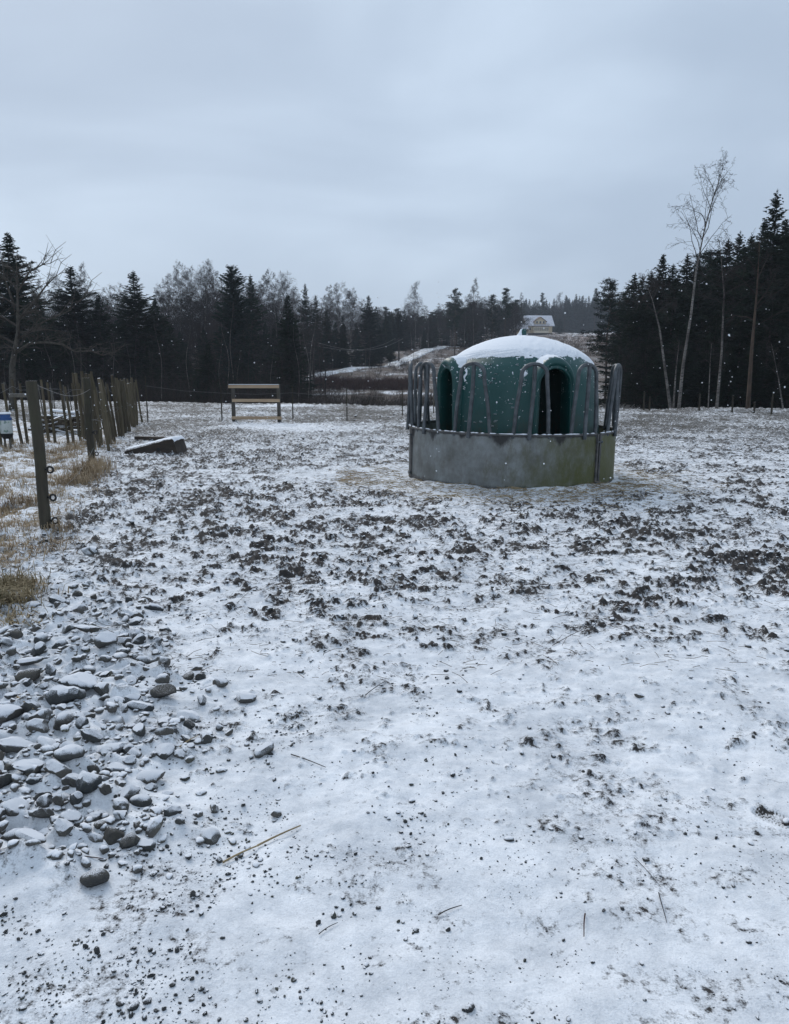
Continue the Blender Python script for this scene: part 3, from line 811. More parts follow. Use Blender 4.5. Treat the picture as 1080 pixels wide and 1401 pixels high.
# hand-drawn trees
def drawn_tree(name, pts, Y, r0, label, cat, nb, levels=4, first=0.35, spread=0.6, seed=1, lens=(0.26, 0.5, 0.5, 0.45), mt=None, droop=0.5, mb_=None, upright=0.7, tip=0.005):
    P = [at(px, py, Y + dy) for px, py, dy in pts]
    b = P[0].copy(); b.z = bz(b.x, b.y) - 0.1
    L = [p - b for p in P]; L[0] = Vector((0, 0, -0.3))
    fin = []
    for i in range(len(L) - 1):
        for k in range(3): fin.append(L[i].lerp(L[i + 1], k / 3))
    fin.append(L[-1])
    H = (L[-1] - L[0]).length
    t_, b_ = bare_tree(seed, H, r0, levels=levels, stem=fin, nb=nb, first=first, spread=spread, lens=lens, mat_tr=mt or M_BIRCH, mat_br=mb_ or M_TWIG, droop=droop, upright=upright, tip=tip)
    o = empty(name, b)
    link_mesh(t_, 'trunk', o); link_mesh(b_, 'crown', o)
    tag(o, label, cat)
    return o
drawn_tree('birch_tree', [(929, 556, 0), (935, 500, 0), (946, 430, 0.2), (953, 370, 0.3), (963, 320, 0.2), (976, 270, 0), (989, 232, -0.2)], 30.5, 0.072, "tall leaning white birch, highest bare tree against the sky at right", 'birch tree', (17, 5, 4, 3), first=0.50, seed=5, lens=(0.22, 0.5, 0.5, 0.5), upright=0.95, droop=0.22)
drawn_tree('birch_tree', [(921, 556, 0), (911, 510, 0), (903, 450, 0), (893, 410, 0), (884, 386, 0)], 31, 0.07, "pale birch curving to the left, crossing in front of the pointed spruce", 'birch tree', (14, 6, 5, 3), first=0.6, seed=6, lens=(0.30, 0.5, 0.5, 0.5), droop=1.0)
drawn_tree('birch_tree', [(922, 557, 0), (925, 510, 0), (930, 465, 0)], 31.2, 0.05, "short straight pale stem between two leaning birches", 'birch tree', (6, 4, 3), levels=3, first=0.6, seed=7)
drawn_tree('birch_tree', [(981, 558, 0), (988, 480, 0), (991, 400, 0), (985, 330, 0)], 30, 0.065, "straight slender birch right of the tall leaning one", 'birch tree', (14, 6, 4, 3), first=0.5, seed=8, lens=(0.3, 0.5, 0.5, 0.5), upright=0.4, mt=M_BIRCH)
drawn_tree('bare_tree', [(970, 557, 0), (972, 500, 0), (974, 470, 0)], 30, 0.03, "thin grey stem beside the straight slender birch", 'bare tree', (8, 4, 3), levels=3, first=0.4, seed=9)
drawn_tree('pine_tree', [(1024, 561, 0), (1029, 480, 0), (1036, 400, 0), (1040, 330, 0)], 30.5, 0.10, "bare straight grey trunk in front of the tallest right-hand conifer", 'pine tree', (12, 5, 4), levels=3, first=0.45, seed=10, mt=M_PINEBARK, mb_=M_TWIGDARK)
drawn_tree('bare_tree', [(1076, 556, 0), (1066, 520, 0), (1056, 470, 0)], 29, 0.04, "short bent birch stem leaning left at the right edge", 'bare tree', (8, 4, 3), levels=3, first=0.4, seed=11)
drawn_tree('old_bare_tree', [(15, 548, 0), (17, 500, 0), (25, 455, 0), (24, 400, 0), (22, 352, 0)], 29, 0.15, "gnarled leafless tree with crooked grey limbs at the left edge", 'bare tree', (16, 6, 5, 4), first=0.3, seed=12, lens=(0.36, 0.5, 0.5, 0.45), mt=mat_simple("lichen_bark", (0.035, 0.032, 0.026), (0.10, 0.09, 0.075), 8, 0.9, 0.5), mb_=mat_simple("lichen_twigs", (0.028, 0.025, 0.021), (0.08, 0.07, 0.06), 4, 0.9, 0.0), droop=0.25, upright=0.35, tip=0.008)
def limb(pts, Y, r):
    m = MB(); m.tube([at(px, py, Y) for px, py in pts], [r * (1 - 0.75 * i / (len(pts) - 1)) for i in range(len(pts))], 6)
    return m
old = [o for o in COL.objects if o.name == 'old_bare_tree'][0]
lm = MB()
for pts, r in (([(22, 482), (40, 470), (60, 468), (85, 471), (102, 481), (125, 480), (140, 486), (158, 482)], 0.06), ([(24, 440), (45, 415), (62, 392), (78, 376)], 0.06), ([(24, 400), (40, 372), (58, 362), (70, 360)], 0.045), ([(20, 420), (6, 380), (2, 352)], 0.05), ([(24, 465), (60, 440), (95, 425), (120, 400)], 0.035)):
    P = [at(px, py, 29) - old.location for px, py in pts]
    lm.tube(P, [r * (1 - 0.8 * i / (len(P) - 1)) for i in range(len(P))], 6)
    q = random.Random(len(pts))
    for i in range(1, len(P)):
        for _ in range(4):
            d = Vector((q.gauss(0.5, 0.5), q.gauss(0, 0.5), q.gauss(0.3, 0.5))).normalized() * (0.4 + 0.6 * q.random())
            s = P[i - 1].lerp(P[i], q.random())
            mid = s + d * 0.5 + Vector((0, 0, 0.05)); e = s + d + Vector((q.gauss(0, .1), 0, q.gauss(0, .1)))
            lm.tube([s, mid, e], [0.013, 0.010, 0.005], 4, cap=False)
            for _ in range(3):
                f = mid + Vector((q.gauss(0, .22), q.gauss(0, .2), q.gauss(0.08, .2)))
                lm.tube([mid, f], [0.007, 0.004], 3, cap=False)
lm.build('limb', bpy.data.materials['lichen_bark'], old, True)

# ------------------------------------------------------------------ thickets (uncountable)
def thicket(name, label, spots, mat, hmin, hmax, rad=0.006, per=14, spread=0.5):
    Vs, Fs = [], []; n = 0
    q = np.random.default_rng(len(spots) + 5)
    for (x, y, s) in spots:
        z = bz(x, y)
        for k in range(per):
            b = np.array([x + q.normal() * 0.25 * s, y + q.normal() * 0.25 * s, z - 0.1])
            h = (hmin + (hmax - hmin) * q.random()) * s
            d = np.array([q.normal() * spread, q.normal() * spread, 1.0]); d /= np.linalg.norm(d)
            t1 = b + d * h * 0.5; t2 = b + (d + np.array([q.normal() * .2, q.normal() * .2, 0])) * h
            segs = [(b, t1, rad * 1.4, rad), (t1, t2, rad, rad * .5)]
            for _ in range(3):
                u = q.random(); p = t1 + (t2 - t1) * u
                e = p + np.array([q.normal() * .3, q.normal() * .3, 0.3 + 0.3 * q.random()]) * h * 0.4
                segs.append((p, e, rad * .7, rad * .4))
            for p, e, r1, r2 in segs:
                ang = q.random() * 3
                for a in (0, 2.09, 4.19):
                    Vs.append(p + np.array([math.cos(a + ang), math.sin(a + ang), 0]) * r1)
                for a in (0, 2.09, 4.19):
                    Vs.append(e + np.array([math.cos(a + ang), math.sin(a + ang), 0]) * r2)
                for a in range(3): Fs.append((n + a, n + (a + 1) % 3, n + 3 + (a + 1) % 3, n + 3 + a))
                n += 6
    o = link_mesh(mesh_np(name, Vs, Fs, mat), name)
    tag(o, label, kind='stuff')
def spots_px(n, p0, p1, y0, y1, s0=0.8, s1=1.3):
    out = []
    for _ in range(n):
        Y = y0 + (y1 - y0) * rnd.random(); px = p0 + (p1 - p0) * rnd.random()
        out.append((at(px, 505, Y).x, Y, s0 + (s1 - s0) * rnd.random()))
    return out
thicket('red_thicket', "band of red-brown leafless shrubs below the hillside track", spots_px(430, 428, 575, 76, 84), M_TWIGRED, 0.35, 0.95, 0.011)
thicket('valley_brush', "brown brush and dead stalks in the dip beyond the field edge", spots_px(420, 405, 700, 40, 68), M_TWIGDARK, 0.4, 1.35, 0.007)
thicket('slope_brush', "tangled leafless brush over the snowy slope round the track", [p for p in spots_px(620, 430, 720, 88, 185, 0.7, 1.3) if abs(p[1] - road_y(p[0] / p[1] * F_PX + CX)) > 3.5 and p[1] < road_y(p[0] / p[1] * F_PX + CX) + 25], M_TWIGDARK, 0.25, 0.9, 0.012)
thicket('wood_edge_brush', "dark twiggy brush along the foot of the left wood", spots_px(480, -80, 420, 41, 56, 0.3, 1.7), M_TWIGDARK, 0.4, 1.9, 0.008)
sp_ = []
for _ in range(420):
    px = 835 + 300 * rnd.random(); Y = np.interp(px, [835, 1135], [36, 28.5]) + 1.5 + rnd.random() * 6
    sp_.append((at(px, 505, Y).x, Y, 0.3 + 0.9 * rnd.random()))
thicket('right_wood_brush', "dark brush along the foot of the right wood", sp_, M_TWIGDARK, 0.3, 1.5, 0.006)
thicket('clearing_brush', "low snowy brush on the hill clearing under the house", spots_px(620, 745, 850, 130, 280, 1.0, 1.6), mat_simple("clearing_twigs", (0.06, 0.042, 0.034), (0.16, 0.125, 0.10), 2, 0.9, 0.0), 0.35, 0.9, 0.02, 8, 1.0)
thicket('snowy_brushwood', "pale snow-dusted heap of brushwood beside the feeder's right bars", [(at(px, 505, 31).x, 31 + rnd.random(), 0.7) for px in np.linspace(838, 870, 30)], M_GREYTWIG, 0.15, 0.7, 0.010, 12, 1.3)

# ------------------------------------------------------------------ house on the hill
def build_house():
    Y = 300.0
    b = at(735, 458, Y)
    K = Y / F_PX
    wall = mat_simple("cream_boarding", (0.58, 0.47, 0.31), (0.66, 0.54, 0.37), 3, 0.8, 0.2)
    trim = mat_simple("pale_trim", (0.66, 0.58, 0.44), (0.72, 0.64, 0.50), 3, 0.7, 0.0)
    glass = mat_simple("dark_window_glass", (0.05, 0.055, 0.06), (0.10, 0.11, 0.12), 1, 0.15, 0.0, spec=0.5)
    rail = mat_simple("brown_timber", (0.11, 0.075, 0.05), (0.16, 0.11, 0.075), 3, 0.8, 0.0)
    roofm = mat_simple("snowed_roof", (0.56, 0.56, 0.60), (0.70, 0.70, 0.75), 1.5, 0.9, 0.2)
    base = mat_simple("dark_plinth", (0.06, 0.05, 0.045), (0.09, 0.08, 0.07), 2, 0.9, 0.0)
    o = empty('wooden_house', b, math.radians(8))
    tag(o, "cream wooden house with snowy roof, gabled dormer and glazed veranda on the hill", 'house')
    m = MB(); m.box(-4.9, 4.9, -3.2, 3.2, 0.5, 3.7); m.prism([(-3.2, 3.7), (3.2, 3.7), (0, 6.9)], -4.9, 4.9, axis='x'); m.build('wall', wall, o)
    m = MB(); m.box(-4.95, 4.95, -3.25, 3.25, -2.5, 0.5); m.build('plinth', base, o)
    for s in (-1, 1):
        m = MB()
        m.prism([(s * 3.9, 3.05), (0, 7.0), (0, 7.25), (s * 3.9, 3.3)], -5.6, 5.6, axis='x')
        m.build('roof', roofm, o)
    m = MB(); m.box(-0.3, 0.3, 0.6, 1.1, 6.3, 7.9); m.build('chimney', base, o)
    # dormer
    m = MB(); m.prism([(-2.2, 3.8), (2.2, 3.8), (2.2, 4.9), (0, 6.4), (-2.2, 4.9)], -3.5, 0.5); m.build('dormer_wall', wall, o)
    for s in (-1, 1):
        m = MB(); m.prism([(s * 2.6, 4.55), (0, 6.35), (0, 6.55), (s * 2.6, 4.75)], -3.9, 0.6); m.build('dormer_roof', rail, o)
    for x in (-1.3, 0, 1.3):
        m = MB(); m.box(x - 0.45, x + 0.45, -3.56, -3.48, 3.95, 5.0); w = m.build('window', trim, o)
        m = MB(); m.box(x - 0.34, x + 0.34, -3.60, -3.565, 4.05, 4.9); m.build('pane', glass, w)
    # glazed veranda
    m = MB(); m.box(-2.9, 2.9, -5.0, -3.22, 0.5, 2.75); m.build('veranda_wall', trim, o)
    for i in range(8):
        x = -2.5 + i * 0.714
        m = MB(); m.box(x - 0.27, x + 0.27, -5.06, -5.01, 1.35, 2.45); w = m.build('window', rail, o)
        m = MB(); m.box(x - 0.2, x + 0.2, -5.10, -5.065, 1.42, 2.38); m.build('pane', mat_glass2, w)
    m = MB(); m.box(-3.1, 3.1, -5.2, -3.2, 2.75, 2.9)
    m.box(-3.05, 3.05, -5.15, -5.08, 3.75, 3.85)
    for i in range(21):
        x = -3.0 + 0.3 * i; m.box(x - 0.04, x + 0.04, -5.14, -5.09, 2.9, 3.75)
    m.build('balcony', rail, o)
    m = MB(); m.box(-4.2, -3.5, -3.28, -3.21, 1.5, 2.7); w = m.build('window', trim, o)
    m = MB(); m.box(-4.1, -3.6, -3.32, -3.285, 1.6, 2.6); m.build('pane', glass, w)
    # outbuilding
    q = at(711, 459, 296)
    s_ = empty('outbuilding', (q.x, q.y, at(711, 458, 296).z), math.radians(8))
    tag(s_, "low outbuilding with snowy roof just left of the cream house", 'shed')
    m = MB(); m.box(-2.2, 2.2, -2, 2, -1, 2.2); m.build('wall', wall, s_)
    for s in (-1, 1):
        m = MB(); m.prism([(s * 2.5, 1.9), (0, 4.0), (0, 4.2), (s * 2.5, 2.1)], -2.8, 2.8, axis='x'); m.build('roof', roofm, s_)
    m = MB(); m.box(-0.5, 0.5, -2.05, -2.01, 0.6, 2.0); m.build('door', rail, s_)
mat_glass2 = mat_simple("pale_curtained_glass", (0.26, 0.24, 0.19), (0.36, 0.33, 0.26), 1, 0.3, 0.0, spec=0.5)
build_house()

# utility poles with wires
def pole(px, pyt, pyb, Y, label, h=None):
    x = at(px, 505, Y).x; z = bz(x, Y); top = at(px, pyt, Y).z
    o = empty('utility_pole', (x, Y, z)); tag(o, label, 'utility pole', 'utility poles on the slope')
    m = MB(); m.tube([(0, 0, -0.5), (0, 0, top - z)], [0.13, 0.09], 8); m.build('post', M_BARK, o)
    m = MB(); m.box(-0.7, 0.7, -0.06, 0.06, top - z - 0.5, top - z - 0.38); m.build('crossarm', M_BARK, o)
    for s in (-0.6, 0, 0.6):
        m = MB(); m.tube([(s, 0, top - z - 0.38), (s, 0, top - z - 0.22)], 0.045, 6); m.build('insulator', M_STAKEGREY, o)
    return Vector((x, Y, top))
pA = pole(429, 466, 532, 78, "utility pole at the left end of the red-brown shrubs")
pB = pole(546, 461, 500, 125, "utility pole beside the track in the middle of the slope")
pC = pole(770, 416, 437, 305, "thin pale pole with bracket above the house garden")
for k in range(2):
    m = MB(); s = 0.6 * (1 - 2 * k); pts = []
    for i in range(17):
        t = i / 16; p = pA.lerp(pB, t); pts.append((p.x + s, p.y, p.z - 0.22 - 1.2 * 4 * t * (1 - t)))
    m.tube(pts, 0.012, 4); w = m.build('power_line', M_WIRE); tag(w, "thin overhead wire strung between the two slope poles", 'wire', 'overhead wires')

# ------------------------------------------------------------------ fence posts along the far paddock edge
def thin_post(px, pyb, pyt, label, r=0.018, mat=M_POST, name='fence_post', group='thin electric fence posts', lean=0.0):
    x, Y = flat(px, pyb); z = gz(x, Y); top = at(px, pyt, Y).z
    o = empty(name, (x, Y, z)); tag(o, label, 'fence post', group)
    m = MB(); m.tube([(0, 0, -0.2), (lean * 0.5, 0, (top - z) * 0.5), (lean, 0, top - z)], [r, r, r * 0.85], 7); m.build('stake', mat, o)
    m = MB(); m.tube([(0.0, -r, (top - z) * 0.8), (0.0, -r - 0.03, (top - z) * 0.8)], 0.013, 6); m.build('insulator', M_BLACK, o)
    return o, Vector((x, Y, z + (top - z) * 0.8))
tops = []
for px, pb, pt, lb in [(202.5, 577, 515, "thin dark post right of the stake fence's far end"), (304, 576, 528, "thin dark post left of the timber frame"), (401, 574, 528, "thin dark post just right of the timber frame"), (475, 575, 530, "thin dark post midway between timber frame and feeder"), (551, 568, 535, "thin dark post just left of the feeder bars")]:
    tops.append(thin_post(px, pb, pt, lb)[1])
m = MB()
for a, b in zip(tops[:-1], tops[1:]):
    m.tube([a, a.lerp(b, 0.5) - Vector((0, 0, 0.04)), b], 0.003, 4, cap=False)
w = m.build('electric_wire', M_WIRE); tag(w, "thin electric wire running between posts across the far field", 'wire')
for px, pb, pt, lb in [(881, 560, 536, "short grey post in front of the leaning birches"), (957, 561, 539, "grey fence post between tall birch and slender birch"), (1002, 564, 541, "grey fence post left of the bare straight trunk"), (1032, 565, 550, "short post stump right of the bare straight trunk"), (1056, 566, 538, "rightmost grey fence post before the wood"), (889, 560, 543, "broken short post beside the grey post near the birches")]:
    thin_post(px, pb, pt, lb, 0.032, M_POST, group='old grey fence posts along the right wood')

# ------------------------------------------------------------------ timber frame
def timber_frame():
    x, Y = flat(350.5, 577); z = gz(x, Y); K = Y / F_PX
    o = empty('timber_frame', (x, Y, z), math.radians(-3))
    tag(o, "raw timber frame of two posts and three planks standing far across the field", 'timber frame')
    def px2x(p): return (p - 350.5) * K
    def py2z(p): return (577 - p) * K
    for p, t in ((319.5, 529.5), (382, 528)):
        m = MB(); m.box(px2x(p) - 0.045, px2x(p) + 0.045, 0.0, 0.09, -0.3, py2z(t)); m.build('post', M_STAKEGREY, o)
    for a, b, z0, z1, nm in ((314.5, 383.5, 528.5, 532.5, 'plank'), (319, 384, 547, 551, 'plank'), (317.5, 386, 570.5, 574.5, 'plank')):
        m = MB()
        m.box(px2x(a), px2x(b), -0.04, -0.003, py2z(z1), py2z(z0)); m.build(nm, M_RAIL, o)
    m = MB(); m.box(px2x(315), px2x(383), -0.038, -0.006, py2z(528), py2z(528) + 0.015); m.build('snow_layer', M_SNOW, o)
timber_frame()

# ------------------------------------------------------------------ wedge block
def ramp_block():
    x0, Y = flat(173, 621); x1, Y1 = flat(254, 620)
    z = bz(x0, Y)
    o = empty('wooden_wedge', ((x0 + x1) / 2, (Y + Y1) / 2, z), math.radians(-6)); L = (x1 - x0) / 2
    tag(o, "dark wooden wedge-shaped box with snow on its sloping top", 'wooden box')
    wood = mat_simple("dark_wet_wood", (0.022, 0.016, 0.012), (0.060, 0.045, 0.034), 9, 0.7, 0.6, (0.2, 1, 1))
    poly = [(-L, -0.05), (L, -0.05), (L - 0.10, 0.27), (L - 0.24, 0.25), (-L + 0.03, 0.05)]
    m = MB(); m.prism(poly, -0.22, 0.26); m.build('body', wood, o)
    m = MB()
    rows = []
    for yv in np.linspace(-0.24, 0.27, 12):
        r = []
        for xv in np.linspace(-L, L - 0.06, 40):
            zt = np.interp(xv, [-L, L - 0.24, L - 0.10, L - 0.05], [0.055, 0.255, 0.275, 0.20])
            n = float(pn(np.array([xv * 9]), np.array([yv * 9]), 81)[0])
            ed = min(1, (0.27 - abs(yv - 0.015)) * 9) * min(1, (L - abs(xv)) * 14 + 0.1)
            r.append((xv, yv, zt + max(0.0, ed) ** 0.5 * (0.038 + 0.012 * n) - 0.002))
        rows.append(r)
    m.grid(rows); m.build('snow_layer', M_SNOW, o, True)
    m = MB(); m.tube([(L * 0.28, -0.232, 0.09), (L * 0.28, -0.223, 0.09)], 0.035, 12); m.build('knot_hole', M_BLACK, o)
    for zz in (0.10, 0.18):
        m = MB(); a = -L + 0.03 + (zz - 0.05) / 0.2 * (2 * L - 0.27)
        m.box(a, L - 0.05 - zz * 0.25, -0.225, -0.2215, zz - 0.003, zz + 0.003); m.build('board_gap', M_BLACK, o)
    # board lying behind
    x, Yb = flat(205, 604); b = MB(); b.box(-0.30, 0.30, -0.06, 0.06, -0.02, 0.05)
    q = b.build('loose_board', wood, None, loc=(x, Yb, gz(x, Yb))); q.rotation_euler = (0, 0.04, 0.15)
    tag(q, "short snowy board lying behind the wooden wedge", 'board')
ramp_block()

# ------------------------------------------------------------------ left fences
def round_post(px_b, py_b, px_t, py_t, r, label, ins):
    x, Y = flat(px_b, py_b); z = gz(x, Y)
    T = at(px_t, py_t, Y)
    o = empty('fence_post', (x, Y, z)); tag(o, label, 'fence post', 'round wooden posts on the verge')
    tp = T - Vector((x, Y, z)); q = random.Random(int(px_b))
    pts = []; rr = []
    for i in range(12):
        t = i / 11; pts.append(Vector((0, 0, -0.3)).lerp(tp, t) + Vector((0.006 * math.sin(t * 9 + px_b), 0, 0))); rr.append(r * (1.05 - 0.08 * t + q.gauss(0, 0.012)))
    m = MB(); m.tube(pts, rr, 14); m.build('shaft', M_POST, o, True, 40)
    for t in ins:
        c = tp * t; d = Vector((1, -0.35, 0)).normalized()
        ring = [c + d * (r + 0.055) + Vector((0.028 * math.cos(a), 0, 0.028 * math.sin(a))) for a in np.linspace(0, 2 * PI, 12, endpoint=False)]
        m = MB(); m.tube(ring, 0.010, 6, closed=True); m.tube([c + d * (r - 0.005), c + d * (r + 0.03)], 0.009, 6); m.build('insulator', M_BLACK, o)
    return o, tp
pp1, t1 = round_post(65, 728, 43.5, 521, 0.050, "nearest round fence post, leaning left over the verge", [0.06, 0.22, 0.41])
pp2, t2 = round_post(125.5, 636, 118, 517, 0.055, "round fence post with twin stake beside the dry grass", [0.13, 0.38])
m = MB()
for f in (0.97, 0.22):
    a = pp1.location + t1 * f + Vector((0.05, 0, 0)); b = pp2.location + t2 * (f * 0.9) + Vector((0.05, 0, 0))
    m.tube([a.lerp(b, i / 8) - Vector((0, 0, 0.10 * math.sin(PI * i / 8))) for i in range(9)], 0.0022, 4, cap=False)
w = m.build('fence_wire', M_WIRE); tag(w, "slack wires between the two round fence posts", 'wire')

def stake_fence(name, label, pts, spacing, h0, h1, r0, r1, lean, mat, wires, seed, jit=0.03):
    """pts: world polyline on ground"""
    q = random.Random(seed)
    P = [Vector((x, y, 0)) for x, y in pts]
    tot = sum((P[i + 1] - P[i]).length for i in range(len(P) - 1))
    o = empty(name, (P[0].x, P[0].y, gz(P[0].x, P[0].y))); tag(o, label, 'stake fence')
    d = 0; tops = []; n = 0
    while d < tot:
        dd = d; i = 0
        while i < len(P) - 2 and dd > (P[i + 1] - P[i]).length: dd -= (P[i + 1] - P[i]).length; i += 1
        p = P[i].lerp(P[i + 1], dd / (P[i + 1] - P[i]).length)
        x, y = p.x + q.gauss(0, jit), p.y + q.gauss(0, jit); z = gz(x, y)
        h = h0 + (h1 - h0) * q.random(); r = r0 + (r1 - r0) * q.random()
        b = Vector((x, y, z)) - o.location
        lx, ly = lean[0] + q.gauss(0, lean[2]), lean[1] + q.gauss(0, lean[2])
        bx, by = q.gauss(0, 0.012), q.gauss(0, 0.012)
        m = MB()
        m.tube([b + Vector((0, 0, -0.1)), b + Vector((lx * .33 + bx, ly * .33, h * .33)), b + Vector((lx * .66, ly * .66 + by, h * .66)), b + Vector((lx, ly, h))], [r * 1.1, r, r * 0.95, r * 0.8], 7)
        m.build('stake', mat, o, True, 50)
        tops.append((b, Vector((lx, ly, h)))); n += 1
        d += spacing * (0.6 + 0.8 * q.random())
    m = MB()
    for f in wires:
        pts_ = [b + t * f + Vector((0, -0.03, 0.02 * math.sin(i * 1.7))) for i, (b, t) in enumerate(tops)]
        m.tube(pts_, 0.0035, 4, cap=False)
    if wires: m.build('wire', M_WIRE, o)
    return o
fr = [flat(-60, 610), flat(0, 610), flat(70, 608), flat(135, 606)]
stake_fence('stake_fence', "open front row of leaning grey stakes, pale container before it", fr, 0.165, 1.12, 1.28, 0.024, 0.034, (-0.10, 0.02, 0.03), M_STAKE, (0.88,), 1)
sd = [flat(136, 618), flat(152, 606), flat(168, 592), flat(180, 584), flat(190, 575)]
stake_fence('stake_fence', "dense side row of thick mossy stakes running away from the dry grass", sd, 0.27, 1.05, 1.38, 0.026, 0.040, (-0.12, 0.0, 0.055), M_STAKE, (0.5,), 2, 0.09)
sd2 = [(x + 0.14, y + 0.12) for x, y in sd]
bk = [flat(-60, 574), flat(60, 573), flat(186, 573)]
stake_fence('stake_fence', "thin back row of grey stakes at the far side of the pen", bk, 0.21, 0.95, 1.15, 0.014, 0.022, (-0.04, 0.0, 0.03), M_STAKEGREY, (0.85,), 3)
stake_fence('stake_fence', "short tall group of posts where front and side rows meet", [flat(108, 600), flat(128, 606), flat(136, 600)], 0.22, 1.33, 1.47, 0.030, 0.040, (-0.06, 0.0, 0.03), M_STAKE, (), 4)
x, Y = flat(26, 612)
m = MB(); m.box(-0.20, 0.20, -0.012, 0.012, -0.035, 0.035)
q = m.build('grey_board', M_STAKEGREY, None, loc=at(26, 541, Y - 0.15)); tag(q, "short pale board nailed level between stakes and nearest round post", 'board')

# container with blue lid
def container(px, label, Yoff=0.0):
    x, Y = flat(px, 612); Y -= 0.35 + Yoff; K = Y / F_PX
    zb = at(px, 600, Y).z; zt = at(px, 566, Y).z
    g = gz(x, Y)
    o = empty('feed_container', (at(px, 590, Y).x, Y, g)); tag(o, label, 'container')
    h = zt - g; b = zb - g
    blue = mat_simple("blue_plastic", (0.012, 0.055, 0.19), (0.018, 0.075, 0.24), 5, 0.45, 0.1, spec=0.5)
    def mat_body():
        t = NT("pale_printed_plastic"); n = t.noise(9, 4, 0.6); n2 = t.noise(18, 3, 0.5)
        c = t.mix(t.ramp(n, [(0.55, 0.0), (0.62, 1.0)]), (0.42, 0.46, 0.45), (0.16, 0.20, 0.22))
        c = t.mix(t.ramp(n2, [(0.60, 0.0), (0.66, 0.6)]), c, (0.16, 0.26, 0.16))
        return t.out(c, 0.45, 0.5)
    body = bpy.data.materials.get("pale_printed_plastic") or mat_body()
    def lathe(prof, n=20):
        return [[(r * math.cos(2 * PI * j / n), r * 0.85 * math.sin(2 * PI * j / n), z) for j in range(n)] for r, z in prof]
    H = h - b
    m = MB(); m.grid(lathe([(0.001, b + 0.10), (0.108, b + 0.10), (0.115, b + 0.13), (0.115, b + H * 0.70), (0.108, b + H * 0.74)]), True); m.build('body', body, o, True, 50)
    m = MB(); m.grid(lathe([(0.001, b), (0.075, b), (0.105, b + 0.04), (0.117, b + 0.097), (0.001, b + 0.098)]), True); m.build('base', M_BLACK, o, True, 50)
    m = MB(); m.grid(lathe([(0.112, b + H * 0.742), (0.114, b + H * 0.86), (0.095, b + H * 0.88), (0.090, b + H * 0.985), (0.001, b + H)]), True); m.build('lid', blue, o, True, 50)
    m = MB(); m.grid(lathe([(0.10, b + H * 0.99), (0.115, b + H * 1.0), (0.10, b + H * 1.06), (0.001, b + H * 1.075)]), True); m.build('snow_layer', M_SNOW, o, True, 60)
    for s in (-0.05, 0.05):
        m = MB(); m.tube([(s, 0, -0.1), (s, 0, b + 0.01)], 0.022, 7); m.build('leg', M_STAKEGREY, o)
container(9, "pale upright container with blue lid on two legs by the front stakes")
container(-11, "pale container with blue lid, cut off by the picture's left edge", 0.05)

# log pile
def log_pile():
    x, Y = flat(90, 603); Y += 2.2; x = at(90, 590, Y).x
    o = empty('brushwood_pile', (x, Y, bz(x, Y))); tag(o, "low pile of snow-dusted logs and sticks inside the stake pen", 'log pile')
    q = random.Random(3)
    for k in range(70):
        lay = int(5 * q.random()); zc = 0.05 + lay * 0.085; half = 0.70 - lay * 0.05
        cx = q.uniform(-half, half); cy = q.uniform(-0.45, 0.45)
        a = q.gauss(0.2, 0.9) if q.random() < 0.65 else q.gauss(1.4, 0.25); L = q.uniform(0.15, 0.42)
        d = Vector((math.cos(a), math.sin(a), q.gauss(0, 0.16))) * L; c = Vector((cx, cy, zc)); r = q.uniform(0.018, 0.05)
        m = MB(); m.tube([c - d, c + d], [r, r * 0.85], 7); m.build('log', M_LOG, o, True, 50)
    m = MB(); m.box(-0.36, 0.55, -0.1, 0.1, 0, 0.04, Matrix.Translation((0.1, -0.2, 0.50)) @ Matrix.Rotation(0.10, 4, 'Y')); m.build('snowy_plank', M_SNOW, o)
log_pile()

# ------------------------------------------------------------------ ring feeder
def pol(R, a, z):      # a=0 faces the camera, positive to the right
    return Vector((R * math.sin(a), -R * math.cos(a), z))
def mat_panel():
    t = NT("galvanised_sheet")
    al = t.attr('algae'); st = t.attr('stain')
    n = t.noise(3.2, 6, 0.65); n2 = t.noise(11, 5, 0.7, mp=(1, 1, 0.45)); n3 = t.noise(45, 4, 0.7)
    c = t.mix(t.ramp(n, [(0.36, 0.0), (0.62, 1.0)]), (0.125, 0.128, 0.120), (0.235, 0.252, 0.252))
    c = t.mix(t.ramp(n2, [(0.45, 0.0), (0.75, 0.7)]), c, (0.12, 0.11, 0.095))
    k = t.math('ADD', al, t.math('MULTIPLY', t.math('SUBTRACT', n2, 0.5), 1.0))
    c = t.mix(t.ramp(k, [(0.22, 0.0), (0.92, 0.9)]), c, t.mix(n3, (0.046, 0.050, 0.014), (0.120, 0.126, 0.032)))
    k2 = t.math('ADD', st, t.math('MULTIPLY', t.math('SUBTRACT', n2, 0.5), 1.1))
    c = t.mix(t.ramp(k2, [(0.35, 0.0), (0.85, 0.9)]), c, (0.018, 0.016, 0.016))
    scr = t.noise(8, 2, 0.5, mp=(14, 14, 1)); c = t.mix(t.math('MULTIPLY', t.ramp(scr, [(0.66, 0.0), (0.72, 1.0)]), 0.35), c, (0.30, 0.31, 0.30))
    t.bump(n3, 0.25, 0.003)
    return t.out(c, 0.6, 0.45, 0.25)
